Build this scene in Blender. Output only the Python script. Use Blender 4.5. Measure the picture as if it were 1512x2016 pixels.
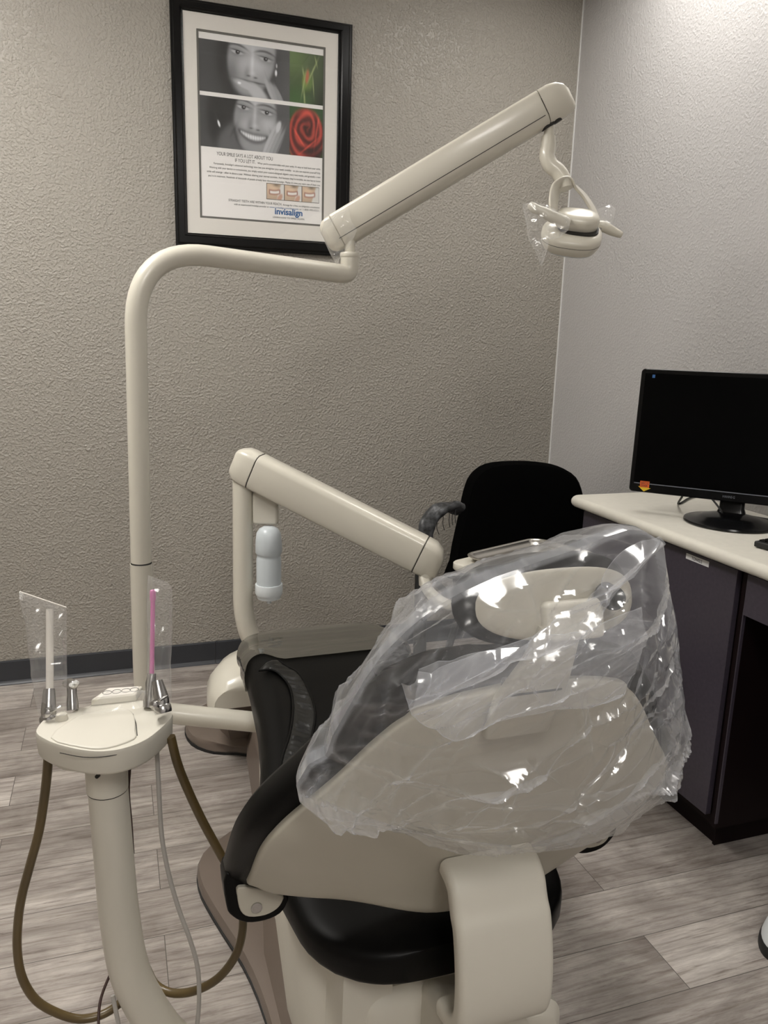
import bpy, bmesh, math, random
import numpy as np
from mathutils import Vector, Matrix, noise
random.seed(7)
S = bpy.context.scene
for o in list(bpy.data.objects): bpy.data.objects.remove(o)
PI = math.pi

# ------------------------------------------------------------------ camera
FPX = 1550.0
CAM = Vector((0, 0, 1.5))
cr = Vector((0.94727147, -0.31914467, 0.02869573)).normalized()
cu = Vector((0.04317151, 0.21584887, 0.97547193)).normalized()
cf = Vector((0.31751061, 0.92279789, -0.21824544)).normalized()
cam_d = bpy.data.cameras.new('camera')
cam = bpy.data.objects.new('camera', cam_d)
S.collection.objects.link(cam)
cam.matrix_world = Matrix(((cr.x, cu.x, -cf.x, CAM.x), (cr.y, cu.y, -cf.y, CAM.y), (cr.z, cu.z, -cf.z, CAM.z), (0, 0, 0, 1)))
cam_d.sensor_fit = 'VERTICAL'; cam_d.sensor_height = 36; cam_d.lens = 36 * FPX / 2016
cam_d.clip_start = 0.02
S.camera = cam
# ------------------------------------------------------------------ light and exposure
S.view_settings.view_transform = 'Standard'
S.view_settings.look = 'None'
S.view_settings.gamma = 1
S.view_settings.use_curve_mapping = False
S.view_settings.exposure = 1.6
W = bpy.data.worlds.new('world'); S.world = W; W.use_nodes = True
W.node_tree.nodes['Background'].inputs[0].default_value = (0.8, 0.85, 1, 1)
W.node_tree.nodes['Background'].inputs[1].default_value = 0.02
TROFFERS = [  # x, y, size x, size y, strength
    (-0.75, 2.05, 0.58, 1.20, 9.0),
    (0.10, -1.00, 0.58, 1.20, 6.5),
    (1.66, 2.42, 0.58, 0.86, 3.1),
]
CEIL = 3.06
X0, Y0 = 2.07, 3.47
XL, YF = -2.2, -2.2

# ------------------------------------------------------------------ helpers
def P(px, py, D):
    return CAM + (cf + cr * ((px - 756) / FPX) - cu * ((py - 1008) / FPX)) * D
def PL(px, py, ax, v):
    d = cf + cr * ((px - 756) / FPX) - cu * ((py - 1008) / FPX)
    return CAM + d * ((v - CAM[ax]) / d[ax])
def PN(px, py, p0, n):
    d = cf + cr * ((px - 756) / FPX) - cu * ((py - 1008) / FPX)
    return CAM + d * ((Vector(p0) - CAM).dot(n) / d.dot(n))
V = Vector
WORLD = {}
def thing(name, label, cat, loc, group=None):
    o = bpy.data.objects.new(name, None); S.collection.objects.link(o)
    o.location = loc; o['label'] = label; o['category'] = cat
    o.empty_display_size = 0.05
    if group: o['group'] = group
    WORLD[o] = V(loc)
    return o
def tag(o, label, cat, group=None, kind=None):
    if label: o['label'] = label
    if cat: o['category'] = cat
    if group: o['group'] = group
    if kind: o['kind'] = kind
    return o
def obj(name, geos, mat, parent=None, smooth=True, bevel=0, bseg=3, solid=0, sub=0, label=None, origin=None, angle=35):
    """geos: list of (verts, faces) in world coordinates -> one mesh object"""
    if isinstance(geos, tuple): geos = [geos]
    vs, fs = [], []
    for v, f in geos:
        b = len(vs); vs += [V(p) for p in v]; fs += [[i + b for i in q] for q in f]
    lo = V([min(p[i] for p in vs) for i in range(3)]); hi = V([max(p[i] for p in vs) for i in range(3)])
    c = V(origin) if origin is not None else (lo + hi) / 2
    m = bpy.data.meshes.new(name)
    m.from_pydata([p - c for p in vs], [], fs)
    bm = bmesh.new(); bm.from_mesh(m); bmesh.ops.recalc_face_normals(bm, faces=bm.faces); bm.to_mesh(m); bm.free()
    m.materials.append(mat)
    o = bpy.data.objects.new(name, m); S.collection.objects.link(o)
    WORLD[o] = c
    if parent is not None:
        o.parent = parent; o.location = c - WORLD[parent]
    else: o.location = c
    if smooth:
        for p in m.polygons: p.use_smooth = True
        m.set_sharp_from_angle(angle=math.radians(angle))
    if solid:
        s = o.modifiers.new('solid', 'SOLIDIFY'); s.thickness = solid; s.offset = 0
    if bevel:
        b = o.modifiers.new('bevel', 'BEVEL'); b.width = bevel; b.segments = bseg; b.limit_method = 'ANGLE'; b.angle_limit = math.radians(40)
        b.harden_normals = True
    if sub:
        s = o.modifiers.new('sub', 'SUBSURF'); s.levels = sub; s.render_levels = sub
    if label: o['label'] = label
    return o
def structure(name, *a, **k):
    o = obj(name, *a, **k); o['kind'] = 'structure'; return o
def box(x0, x1, y0, y1, z0, z1):
    v = [(x, y, z) for z in (z0, z1) for y in (y0, y1) for x in (x0, x1)]
    return v, [(0, 1, 3, 2), (4, 6, 7, 5), (0, 4, 5, 1), (2, 3, 7, 6), (0, 2, 6, 4), (1, 5, 7, 3)]
def obox(c, ex, ey, ez):
    """box from centre and half vectors"""
    c, ex, ey, ez = V(c), V(ex), V(ey), V(ez)
    v = [c + ex * a + ey * b + ez * d for d in (-1, 1) for b in (-1, 1) for a in (-1, 1)]
    return v, [(0, 1, 3, 2), (4, 6, 7, 5), (0, 4, 5, 1), (2, 3, 7, 6), (0, 2, 6, 4), (1, 5, 7, 3)]
def skin(rings, cap=True, closed=True):
    n = len(rings[0]); v = [p for r in rings for p in r]; f = []
    for i in range(len(rings) - 1):
        for j in range(n if closed else n - 1):
            k = (j + 1) % n
            f.append((i * n + j, i * n + k, (i + 1) * n + k, (i + 1) * n + j))
    if cap:
        f.append(tuple(range(n))[::-1]); f.append(tuple((len(rings) - 1) * n + j for j in range(n)))
    return v, f
def spline(pts, k=8):
    pts = [V(p) for p in pts]
    if len(pts) < 3:
        return [pts[0].lerp(pts[1], i / k) for i in range(k + 1)]
    out = []
    q = [pts[0] * 2 - pts[1]] + pts + [pts[-1] * 2 - pts[-2]]
    for i in range(1, len(q) - 2):
        a, b, c, d = q[i - 1:i + 3]
        for t in range(k):
            t /= k
            out.append(0.5 * ((2 * b) + (c - a) * t + (2 * a - 5 * b + 4 * c - d) * t * t + (3 * b - a - 3 * c + d) * t ** 3))
    out.append(pts[-1]); return out
def bent(pts, rad, seg=8):
    """polyline with circular-ish fillets; rad a number or list per interior point"""
    pts = [V(p) for p in pts]; out = [pts[0]]
    for i in range(1, len(pts) - 1):
        r = rad[i - 1] if isinstance(rad, (list, tuple)) else rad
        a = (pts[i - 1] - pts[i]); b = (pts[i + 1] - pts[i])
        ra = min(r, a.length * .49); rb = min(r, b.length * .49)
        p = pts[i] + a.normalized() * ra; q = pts[i] + b.normalized() * rb
        for t in range(seg + 1):
            t /= seg
            out.append(p * (1 - t) ** 2 + pts[i] * 2 * t * (1 - t) + q * t * t)
    out.append(pts[-1]); return out
def tube(path, r, n=24, cap=True, round_end=0):
    path = [V(p) for p in path]
    rs = list(r) if isinstance(r, (list, tuple)) else [r] * len(path)
    if round_end:
        for end in ((0, 1) if round_end == 2 else (1,)):
            if end: e = path[-1]; d = (path[-1] - path[-2]).normalized(); r0 = rs[-1]
            else: e = path[0]; d = (path[0] - path[1]).normalized(); r0 = rs[0]
            ext = [(e + d * r0 * .6 * math.sin(a), r0 * math.cos(a)) for a in (PI / 8, PI / 4, 3 * PI / 8, PI * .47)]
            if end: path += [x[0] for x in ext]; rs += [x[1] for x in ext]
            else: path = [x[0] for x in ext][::-1] + path; rs = [x[1] for x in ext][::-1] + rs
    T = []
    for i in range(len(path)):
        a = path[max(i - 1, 0)]; b = path[min(i + 1, len(path) - 1)]; T.append((b - a).normalized())
    up = V((0, 0, 1)) if abs(T[0].z) < .9 else V((0, 1, 0))
    x = T[0].cross(up).normalized(); rings = []
    for i in range(len(path)):
        if i: x = (x - T[i] * x.dot(T[i])).normalized()
        y = T[i].cross(x)
        rings.append([path[i] + (x * math.cos(2 * PI * j / n) + y * math.sin(2 * PI * j / n)) * rs[i] for j in range(n)])
    return skin(rings, cap)
def lathe(c, prof, axis=(0, 0, 1), n=40):
    """prof: list of (radius, height along axis)"""
    ax = V(axis).normalized(); up = V((0, 1, 0)) if abs(ax.y) < .9 else V((1, 0, 0))
    x = ax.cross(up).normalized(); y = ax.cross(x); c = V(c)
    rings = [[c + ax * h + (x * math.cos(2 * PI * j / n) + y * math.sin(2 * PI * j / n)) * max(r, 1e-5) for j in range(n)] for r, h in prof]
    return skin(rings)
def rrect(w, h, r, k=6):
    pts = []
    for cx, cy, a0 in ((w / 2 - r, h / 2 - r, 0), (-w / 2 + r, h / 2 - r, 90), (-w / 2 + r, -h / 2 + r, 180), (w / 2 - r, -h / 2 + r, 270)):
        for i in range(k + 1):
            a = math.radians(a0 + 90 * i / k); pts.append((cx + r * math.cos(a), cy + r * math.sin(a)))
    return pts
def sweep(secs):
    """secs: (centre, xdir, ydir, outline) -> skin"""
    return skin([[V(c) + V(x) * a + V(y) * b for a, b in o] for c, x, y, o in secs])
def prism(pts, d):
    """pts: 3D polygon; d: extrusion vector"""
    n = len(pts); d = V(d); v = [V(p) for p in pts] + [V(p) + d for p in pts]
    return v, [tuple(range(n)), tuple(range(n, 2 * n))[::-1]] + [(i, (i + 1) % n, n + (i + 1) % n, n + i) for i in range(n)]
def smooth2(pts, k=4):
    """closed catmull-rom of 2D/3D tuples"""
    n = len(pts); out = []
    for i in range(n):
        a, b, c, d = (np.array(pts[(i + q) % n], float) for q in (-1, 0, 1, 2))
        for t in range(k):
            t /= k
            out.append(tuple(0.5 * (2 * b + (c - a) * t + (2 * a - 5 * b + 4 * c - d) * t * t + (3 * b - a - 3 * c + d) * t ** 3)))
    return out
def interp(x, xs, ys): return float(np.interp(x, xs, ys))
def sstep(a, b, x):
    t = min(1, max(0, (x - a) / (b - a))); return t * t * (3 - 2 * t)

# ------------------------------------------------------------------ materials
def mat(name, col, rough=.5, metal=0, spec=.5, coat=0, bump=None, noise_col=None, trans=0, sss=0):
    m = bpy.data.materials.new(name); m.use_nodes = True; nt = m.node_tree; N = nt.nodes; L = nt.links
    b = N['Principled BSDF']; b.inputs['Base Color'].default_value = (*col, 1); b.inputs['Roughness'].default_value = rough
    b.inputs['Metallic'].default_value = metal; b.inputs['Specular IOR Level'].default_value = spec
    if coat: b.inputs['Coat Weight'].default_value = coat; b.inputs['Coat Roughness'].default_value = .12
    if trans: b.inputs['Transmission Weight'].default_value = trans
    tc = N.new('ShaderNodeTexCoord')
    if bump:
        sc, st, dist = bump
        t = N.new('ShaderNodeTexNoise'); t.inputs['Scale'].default_value = sc; t.inputs['Detail'].default_value = 3
        L.new(tc.outputs['Object'], t.inputs['Vector'])
        bp = N.new('ShaderNodeBump'); bp.inputs['Strength'].default_value = st; bp.inputs['Distance'].default_value = dist
        L.new(t.outputs['Fac'], bp.inputs['Height']); L.new(bp.outputs['Normal'], b.inputs['Normal'])
    if noise_col:
        sc, amt = noise_col
        t = N.new('ShaderNodeTexNoise'); t.inputs['Scale'].default_value = sc; t.inputs['Detail'].default_value = 4
        L.new(tc.outputs['Object'], t.inputs['Vector'])
        r = N.new('ShaderNodeValToRGB'); r.color_ramp.elements[0].position = .3; r.color_ramp.elements[1].position = .7
        r.color_ramp.elements[0].color = (*[c * (1 - amt) for c in col], 1); r.color_ramp.elements[1].color = (*[min(1, c * (1 + amt)) for c in col], 1)
        L.new(t.outputs['Fac'], r.inputs['Fac']); L.new(r.outputs['Color'], b.inputs['Base Color'])
    return m
def wall_mat(name, col, bump_d=.003, bstr=.5):
    m = mat(name, col, rough=.38, spec=.45); nt = m.node_tree; N = nt.nodes; L = nt.links; b = N['Principled BSDF']
    tc = N.new('ShaderNodeTexCoord')
    n1 = N.new('ShaderNodeTexNoise'); n1.inputs['Scale'].default_value = 105; n1.inputs['Detail'].default_value = 2.5
    n2 = N.new('ShaderNodeTexNoise'); n2.inputs['Scale'].default_value = 14; n2.inputs['Detail'].default_value = 5; n2.inputs['Distortion'].default_value = .8
    for n in (n1, n2): L.new(tc.outputs['Object'], n.inputs['Vector'])
    r1 = N.new('ShaderNodeMapRange'); r1.inputs[1].default_value = .42; r1.inputs[2].default_value = .68; L.new(n1.outputs['Fac'], r1.inputs[0])
    r2 = N.new('ShaderNodeMapRange'); r2.inputs[1].default_value = .64; r2.inputs[2].default_value = .74; L.new(n2.outputs['Fac'], r2.inputs[0])
    a = N.new('ShaderNodeMath'); a.operation = 'MULTIPLY_ADD'; a.inputs[1].default_value = .8
    L.new(r2.outputs[0], a.inputs[0]); L.new(r1.outputs[0], a.inputs[2])
    bp = N.new('ShaderNodeBump'); bp.inputs['Strength'].default_value = bstr; bp.inputs['Distance'].default_value = bump_d
    L.new(a.outputs[0], bp.inputs['Height']); L.new(bp.outputs['Normal'], b.inputs['Normal'])
    return m
def floor_mat():
    m = mat('floor_vinyl_planks', (.3, .28, .26), rough=.42, spec=.4); nt = m.node_tree; N = nt.nodes; L = nt.links; b = N['Principled BSDF']
    tc = N.new('ShaderNodeTexCoord')
    br = N.new('ShaderNodeTexBrick'); br.offset = .37; br.offset_frequency = 2
    br.inputs['Scale'].default_value = 1; br.inputs['Brick Width'].default_value = 1.18; br.inputs['Row Height'].default_value = .178
    br.inputs['Mortar Size'].default_value = .0011; br.inputs['Mortar Smooth'].default_value = .3; br.inputs['Bias'].default_value = 0
    br.inputs['Color1'].default_value = (0, 0, 0, 1); br.inputs['Color2'].default_value = (1, 1, 1, 1); br.inputs['Mortar'].default_value = (.5, .5, .5, 1)
    L.new(tc.outputs['Object'], br.inputs['Vector'])
    # per plank offset of the grain
    sx = N.new('ShaderNodeVectorMath'); sx.operation = 'MULTIPLY'; sx.inputs[1].default_value = (11.3, 7.7, 3.1); L.new(br.outputs['Color'], sx.inputs[0])
    ad = N.new('ShaderNodeVectorMath'); ad.operation = 'ADD'; L.new(tc.outputs['Object'], ad.inputs[0]); L.new(sx.outputs[0], ad.inputs[1])
    def nz(scale, mul, det=6, dist=0, rough=.6):
        mp = N.new('ShaderNodeMapping'); mp.inputs['Scale'].default_value = mul; L.new(ad.outputs[0], mp.inputs['Vector'])
        t = N.new('ShaderNodeTexNoise'); t.inputs['Scale'].default_value = scale; t.inputs['Detail'].default_value = det
        t.inputs['Distortion'].default_value = dist; t.inputs['Roughness'].default_value = rough
        L.new(mp.outputs[0], t.inputs['Vector']); return t
    g1 = nz(1, (2.0, 13, 1), 10, .9, .72); g2 = nz(1, (9, 120, 1), 8, .6, .74); g3 = nz(1, (2.6, 4.5, 1), 7, .8, .6)
    w = N.new('ShaderNodeTexWave'); w.wave_type = 'BANDS'; w.bands_direction = 'Y'
    mp = N.new('ShaderNodeMapping'); mp.inputs['Scale'].default_value = (.8, 6, 1); L.new(ad.outputs[0], mp.inputs['Vector'])
    L.new(mp.outputs[0], w.inputs['Vector']); w.inputs['Scale'].default_value = 1.5; w.inputs['Distortion'].default_value = 9; w.inputs['Detail'].default_value = 3; w.inputs['Detail Scale'].default_value = .9
    def ramp(src, stops):
        r = N.new('ShaderNodeValToRGB'); e = r.color_ramp.elements
        while len(e) < len(stops): e.new(.5)
        for k, (p, c) in enumerate(stops): e[k].position = p; e[k].color = (*c, 1)
        L.new(src, r.inputs['Fac']); return r
    base = ramp(g1.outputs['Fac'], [(.24, (.19, .17, .156)), (.38, (.34, .312, .292)), (.55, (.42, .392, .370)), (.74, (.54, .515, .485))])
    fine = ramp(g2.outputs['Fac'], [(.30, (.42, .38, .35)), (.43, (.88, .86, .85)), (.58, (1.08, 1.08, 1.07))])
    pat = ramp(g3.outputs['Fac'], [(.3, (.56, .52, .495)), (.47, (.90, .875, .86)), (.66, (1.32, 1.31, 1.28))])
    wv = ramp(w.outputs['Fac'], [(0, (.80, .78, .76)), (.12, (.98, .98, .98)), (1, (1.03, 1.03, 1.03))])
    pl = ramp(br.outputs['Color'], [(0, (.86, .85, .84)), (1, (1.12, 1.12, 1.12))])
    cur = base.outputs[0]
    for r in (fine, pat, wv, pl):
        mx = N.new('ShaderNodeMix'); mx.data_type = 'RGBA'; mx.blend_type = 'MULTIPLY'; mx.inputs[0].default_value = 1
        L.new(cur, mx.inputs[6]); L.new(r.outputs[0], mx.inputs[7]); cur = mx.outputs[2]
    # seams between the planks
    sm = N.new('ShaderNodeMix'); sm.data_type = 'RGBA'; L.new(br.outputs['Fac'], sm.inputs[0]); L.new(cur, sm.inputs[6]); sm.inputs[7].default_value = (.09, .08, .07, 1)
    L.new(sm.outputs[2], b.inputs['Base Color'])
    bp = N.new('ShaderNodeBump'); bp.inputs['Strength'].default_value = .25; bp.inputs['Distance'].default_value = .002
    L.new(g2.outputs['Fac'], bp.inputs['Height']); L.new(bp.outputs['Normal'], b.inputs['Normal'])
    return m
def film_mat(name, tint=(.9, .93, 1), haze=.16, gloss=.3, rough=.12, bump=(9, .5, .01), streak=(1, 1, 1), clear=(1, 1, 1)):
    """clear plastic film: mostly see-through, faint milky scatter, glossy creases"""
    m = bpy.data.materials.new(name); m.use_nodes = True; nt = m.node_tree; N = nt.nodes; L = nt.links
    N.remove(N['Principled BSDF']); out = N['Material Output']
    tc = N.new('ShaderNodeTexCoord'); mp = N.new('ShaderNodeMapping'); mp.inputs['Scale'].default_value = streak; L.new(tc.outputs['Object'], mp.inputs[0])
    n1 = N.new('ShaderNodeTexNoise'); n1.inputs['Scale'].default_value = bump[0]; n1.inputs['Detail'].default_value = 4; n1.inputs['Distortion'].default_value = 1.0
    n1.noise_type = 'RIDGED_MULTIFRACTAL'; n1.inputs['Roughness'].default_value = .45
    L.new(mp.outputs[0], n1.inputs['Vector'])
    bp = N.new('ShaderNodeBump'); bp.inputs['Strength'].default_value = bump[1]; bp.inputs['Distance'].default_value = bump[2]
    L.new(n1.outputs['Fac'], bp.inputs['Height'])
    tr = N.new('ShaderNodeBsdfTransparent'); tr.inputs[0].default_value = (*clear, 1)
    df = N.new('ShaderNodeBsdfDiffuse'); df.inputs[0].default_value = (*tint, 1); L.new(bp.outputs[0], df.inputs['Normal'])
    tl = N.new('ShaderNodeBsdfTranslucent'); tl.inputs[0].default_value = (*tint, 1)
    md = N.new('ShaderNodeMixShader'); md.inputs[0].default_value = .45; L.new(df.outputs[0], md.inputs[1]); L.new(tl.outputs[0], md.inputs[2])
    m1 = N.new('ShaderNodeMixShader'); m1.inputs[0].default_value = haze; L.new(tr.outputs[0], m1.inputs[1]); L.new(md.outputs[0], m1.inputs[2])
    lw = N.new('ShaderNodeLayerWeight'); lw.inputs[0].default_value = .35; L.new(bp.outputs[0], lw.inputs['Normal'])
    # hazier at grazing folds
    mh = N.new('ShaderNodeMapRange'); mh.inputs[1].default_value = 0; mh.inputs[2].default_value = 1; mh.inputs[3].default_value = haze; mh.inputs[4].default_value = min(.8, haze * 2.6)
    L.new(lw.outputs['Facing'], mh.inputs[0]); 
    at = N.new('ShaderNodeAttribute'); at.attribute_name = 'fold'
    fa = N.new('ShaderNodeMath'); fa.operation = 'MULTIPLY_ADD'; fa.inputs[1].default_value = .30; fa.use_clamp = True
    L.new(at.outputs['Fac'], fa.inputs[0]); L.new(mh.outputs[0], fa.inputs[2]); L.new(fa.outputs[0], m1.inputs[0])
    gl = N.new('ShaderNodeBsdfGlossy'); gl.inputs['Roughness'].default_value = rough; gl.inputs[0].default_value = (1, 1, 1, 1); L.new(bp.outputs[0], gl.inputs['Normal'])
    lf = N.new('ShaderNodeLayerWeight'); lf.inputs[0].default_value = .5; L.new(bp.outputs[0], lf.inputs['Normal'])
    pw = N.new('ShaderNodeMath'); pw.operation = 'POWER'; pw.inputs[1].default_value = 3; L.new(lf.outputs['Facing'], pw.inputs[0])
    mr = N.new('ShaderNodeMapRange'); mr.inputs[3].default_value = gloss * .3; mr.inputs[4].default_value = min(1, gloss * 2.2)
    L.new(pw.outputs[0], mr.inputs[0])
    m2 = N.new('ShaderNodeMixShader'); L.new(mr.outputs[0], m2.inputs[0]); L.new(m1.outputs[0], m2.inputs[1]); L.new(gl.outputs[0], m2.inputs[2])
    L.new(m2.outputs[0], out.inputs[0])
    return m
M = {}
M['wall'] = wall_mat('taupe_wall_paint', (.365, .340, .298), .0032, .8)
M['wall2'] = wall_mat('light_grey_wall_paint', (.56, .545, .54), .0025, .45)
M['floor'] = floor_mat()
M['ceiling'] = mat('ceiling_tile', (.75, .74, .72), .9, bump=(120, .4, .003))
M['grid'] = mat('ceiling_grid_white', (.85, .85, .84), .4)
M['base'] = mat('charcoal_rubber', (.035, .038, .045), .38, noise_col=(3, .12))
M['beige'] = mat('beige_enamel', (.69, .655, .565), .3, spec=.5, coat=.35, noise_col=(2, .03))
M['beige2'] = mat('beige_plastic', (.66, .63, .55), .42, spec=.5, noise_col=(4, .03))
M['shell'] = mat('beige_shell', (.50, .47, .395), .38, spec=.45, noise_col=(5, .03))
M['tan'] = mat('mauve_tan_base', (.175, .138, .113), .35, spec=.5, noise_col=(4, .08))
M['line'] = mat('dark_seam', (.02, .018, .015), .6)
M['black'] = mat('black_vinyl', (.004, .0038, .0036), .4, spec=.13, bump=(260, .15, .0006))
M['blackb'] = mat('gathered_black_vinyl', (.012, .012, .011), .33, spec=.45)
M['blackf'] = mat('black_fabric', (.002, .002, .002), .95, spec=.03, bump=(400, .3, .001))
M['blackp'] = mat('black_gloss_plastic', (.003, .003, .0035), .2, spec=.3)
M['screen'] = mat('switched_off_screen', (.0012, .0012, .0014), .3, spec=.08)
M['rubber'] = mat('black_rubber', (.012, .012, .012), .6)
M['chrome'] = mat('brushed_steel', (.52, .51, .50), .24, metal=1)
M['steel'] = mat('tray_steel', (.62, .60, .56), .22, metal=1, bump=(60, .05, .001))
M['worktop'] = mat('cream_laminate', (.74, .71, .63), .42, spec=.4, noise_col=(40, .03))
M['cab'] = mat('dark_plum_laminate', (.056, .047, .064), .3, spec=.5, noise_col=(90, .12))
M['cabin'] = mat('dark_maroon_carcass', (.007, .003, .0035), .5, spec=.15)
M['white'] = mat('white_plastic', (.8, .8, .78), .4)
M['milky'] = mat('milky_bottle_plastic', (.62, .67, .70), .3, spec=.5)
M['milky2'] = mat('white_bottle_cap', (.76, .80, .82), .35)
M['hose'] = mat('brown_vacuum_hose', (.105, .072, .028), .3, spec=.5, noise_col=(6, .25))
M['tubeg'] = mat('grey_tubing', (.42, .40, .37), .4)
M['cord'] = mat('dark_maroon_tubing', (.035, .012, .008), .4)
M['pink'] = mat('pink_plastic', (.62, .16, .40), .3, spec=.5)
M['tip'] = mat('ivory_plastic', (.78, .74, .68), .35)
M['paper'] = mat('poster_paper', (.93, .91, .89), .6)
M['matboard'] = mat('mat_board', (.80, .77, .72), .8)
M['matbevel'] = mat('grey_mat_edge', (.14, .135, .12), .7)
M['frame'] = mat('black_lacquer_frame', (.003, .003, .0033), .22, spec=.35)
M['ink'] = mat('grey_ink', (.09, .09, .085), .7)
M['inkl'] = mat('pale_grey_ink', (.24, .24, .23), .7)
M['blue'] = mat('blue_ink', (.015, .12, .34), .6)
M['label'] = mat('label_paper', (.8, .8, .8), .5)
M['labelink'] = mat('label_ink', (.03, .03, .04), .5)
M['orange'] = mat('orange_sticker', (.75, .13, .02), .5)
M['yellow'] = mat('yellow_sticker', (.75, .52, .03), .5)
M['torn'] = mat('worn_grey_vinyl', (.05, .052, .055), .4, noise_col=(45, .95), bump=(60, .6, .004))
M['logo'] = mat('logo_grey', (.16, .17, .2), .4)
M['iconb'] = mat('icon_blue', (.05, .16, .42), .4)
M['film'] = film_mat('clear_bag_film', haze=.062, gloss=.26, rough=.12, bump=(14, .4, .004))
M['film2'] = film_mat('clear_sleeve_film', tint=(1, 1, 1), haze=.07, gloss=.16, rough=.12, bump=(30, .3, .0015))
M['toefilm'] = film_mat('smoky_toe_cover_film', tint=(.27, .25, .20), haze=.26, gloss=.34, rough=.07, bump=(5, .25, .01), streak=(1, 4, 1), clear=(.4, .4, .4))
def glass_mat():
    m = bpy.data.materials.new('picture_glass'); m.use_nodes = True; nt = m.node_tree; N = nt.nodes; L = nt.links
    N.remove(N['Principled BSDF'])
    t = N.new('ShaderNodeBsdfTransparent'); g = N.new('ShaderNodeBsdfGlossy'); g.inputs['Roughness'].default_value = .02
    lw = N.new('ShaderNodeLayerWeight'); lw.inputs[0].default_value = .5; x = N.new('ShaderNodeMixShader')
    pw = N.new('ShaderNodeMath'); pw.operation = 'POWER'; pw.inputs[1].default_value = 5; L.new(lw.outputs['Facing'], pw.inputs[0])
    mm = N.new('ShaderNodeMath'); mm.operation = 'MULTIPLY_ADD'; mm.inputs[1].default_value = .95; mm.inputs[2].default_value = .05; L.new(pw.outputs[0], mm.inputs[0])
    L.new(mm.outputs[0], x.inputs[0]); L.new(t.outputs[0], x.inputs[1]); L.new(g.outputs[0], x.inputs[2]); L.new(x.outputs[0], N['Material Output'].inputs[0])
    return m
M['glass'] = glass_mat()
def text(name, body, size, origin, xdir, ydir, mt, parent, align='LEFT', width=None, ext=.0002, bold=0):
    c = bpy.data.curves.new(name, 'FONT'); c.body = body; c.size = size; c.align_x = align; c.extrude = ext; c.offset = bold
    t = bpy.data.objects.new(name, c); S.collection.objects.link(t)
    dg = bpy.context.evaluated_depsgraph_get(); me = bpy.data.meshes.new_from_object(t.evaluated_get(dg))
    vs = [v.co.copy() for v in me.vertices]; fs = [tuple(p.vertices) for p in me.polygons]
    bpy.data.objects.remove(t); bpy.data.curves.remove(c)
    if width:
        x0 = min(v.x for v in vs); x1 = max(v.x for v in vs); k = width / (x1 - x0)
        for v in vs: v.x *= k
    xd = V(xdir); yd = V(ydir); zd = xd.cross(yd); o = V(origin)
    return obj(name, (([o + xd * v.x + yd * v.y + zd * v.z for v in vs]), fs), mt, parent, smooth=False)

# ================================================================== ROOM
structure('floor', box(XL - .1, X0 + .1, YF - .1, Y0 + .1, -.08, 0), M['floor'], smooth=False, origin=(0.06, .01, 0))
structure('wall_back', box(XL - .1, X0 + .1, Y0, Y0 + .1, 0, CEIL), M['wall'], smooth=False)
structure('wall_right', box(X0, X0 + .1, YF, Y0, 0, CEIL), M['wall2'], smooth=False)
structure('wall_left', box(XL - .1, XL, YF, Y0, 0, CEIL), M['wall'], smooth=False)
structure('wall_front', box(XL - .1, X0 + .1, YF - .1, YF, 0, CEIL), M['wall2'], smooth=False)
structure('ceiling', box(XL - .1, X0 + .1, YF - .1, Y0 + .1, CEIL, CEIL + .08), M['ceiling'], smooth=False)
g = []
for i in range(8):
    x = -1.9 + .61 * i
    if XL < x < X0: g.append(box(x - .012, x + .012, YF, Y0, CEIL - .008, CEIL))
for i in range(6):
    y = -1.8 + 1.22 * i
    if y < Y0: g.append(box(XL, X0, y - .012, y + .012, CEIL - .010, CEIL - .001))
structure('trim_1', g, M['grid'], smooth=False)
def base_geo(x0, x1):
    prof = [(0, .105), (-.006, .105), (-.008, .1), (-.008, .016), (-.011, .010), (-.018, .003), (-.019, 0), (0, 0)]
    v = [(x, Y0 + a, b) for x in (x0, x1) for a, b in prof]; n = len(prof)
    return v, [(i, (i + 1) % n, n + (i + 1) % n, n + i) for i in range(n)] + [tuple(range(n))[::-1], tuple(range(n, 2 * n))]
structure('baseboard_back', [base_geo(XL, .388), base_geo(.390, X0)], M['base'], angle=20)
structure('baseboard_right', box(X0 - .008, X0, 2.52, Y0 - .02, 0, .105), M['base'], smooth=False)
# bead where the two paints meet
structure('trim_2', box(X0 - .004, X0, Y0 - .006, Y0, .105, CEIL), M['white'], smooth=False)
def emis(name, s):
    m = bpy.data.materials.new(name); m.use_nodes = True; N = m.node_tree.nodes; b = N['Principled BSDF']
    b.inputs['Base Color'].default_value = (.9, .9, .9, 1)
    b.inputs['Emission Color'].default_value = (1, .97, .92, 1); b.inputs['Emission Strength'].default_value = s
    return m
for i, (x, y, w, h, s) in enumerate(TROFFERS):
    t = thing('ceiling_light', ('recessed fluorescent ceiling panel left of the lamp post', 'recessed fluorescent ceiling panel behind the viewer', 'recessed fluorescent ceiling panel above the guest chair corner')[i], 'ceiling light', (x, y, CEIL))
    fr = [box(x - w / 2 - .02, x + w / 2 + .02, y - h / 2 - .02, y - h / 2, CEIL - .014, CEIL - .0005), box(x - w / 2 - .02, x + w / 2 + .02, y + h / 2, y + h / 2 + .02, CEIL - .014, CEIL - .0005),
          box(x - w / 2 - .02, x - w / 2, y - h / 2, y + h / 2, CEIL - .014, CEIL - .0005), box(x + w / 2, x + w / 2 + .02, y - h / 2, y + h / 2, CEIL - .014, CEIL - .0005)]
    obj('frame', fr, M['grid'], t, smooth=False)
    obj('diffuser', box(x - w / 2, x + w / 2, y - h / 2, y + h / 2, CEIL - .010, CEIL - .003), emis('lit_diffuser_%d' % i, s), t, smooth=False)

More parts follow.
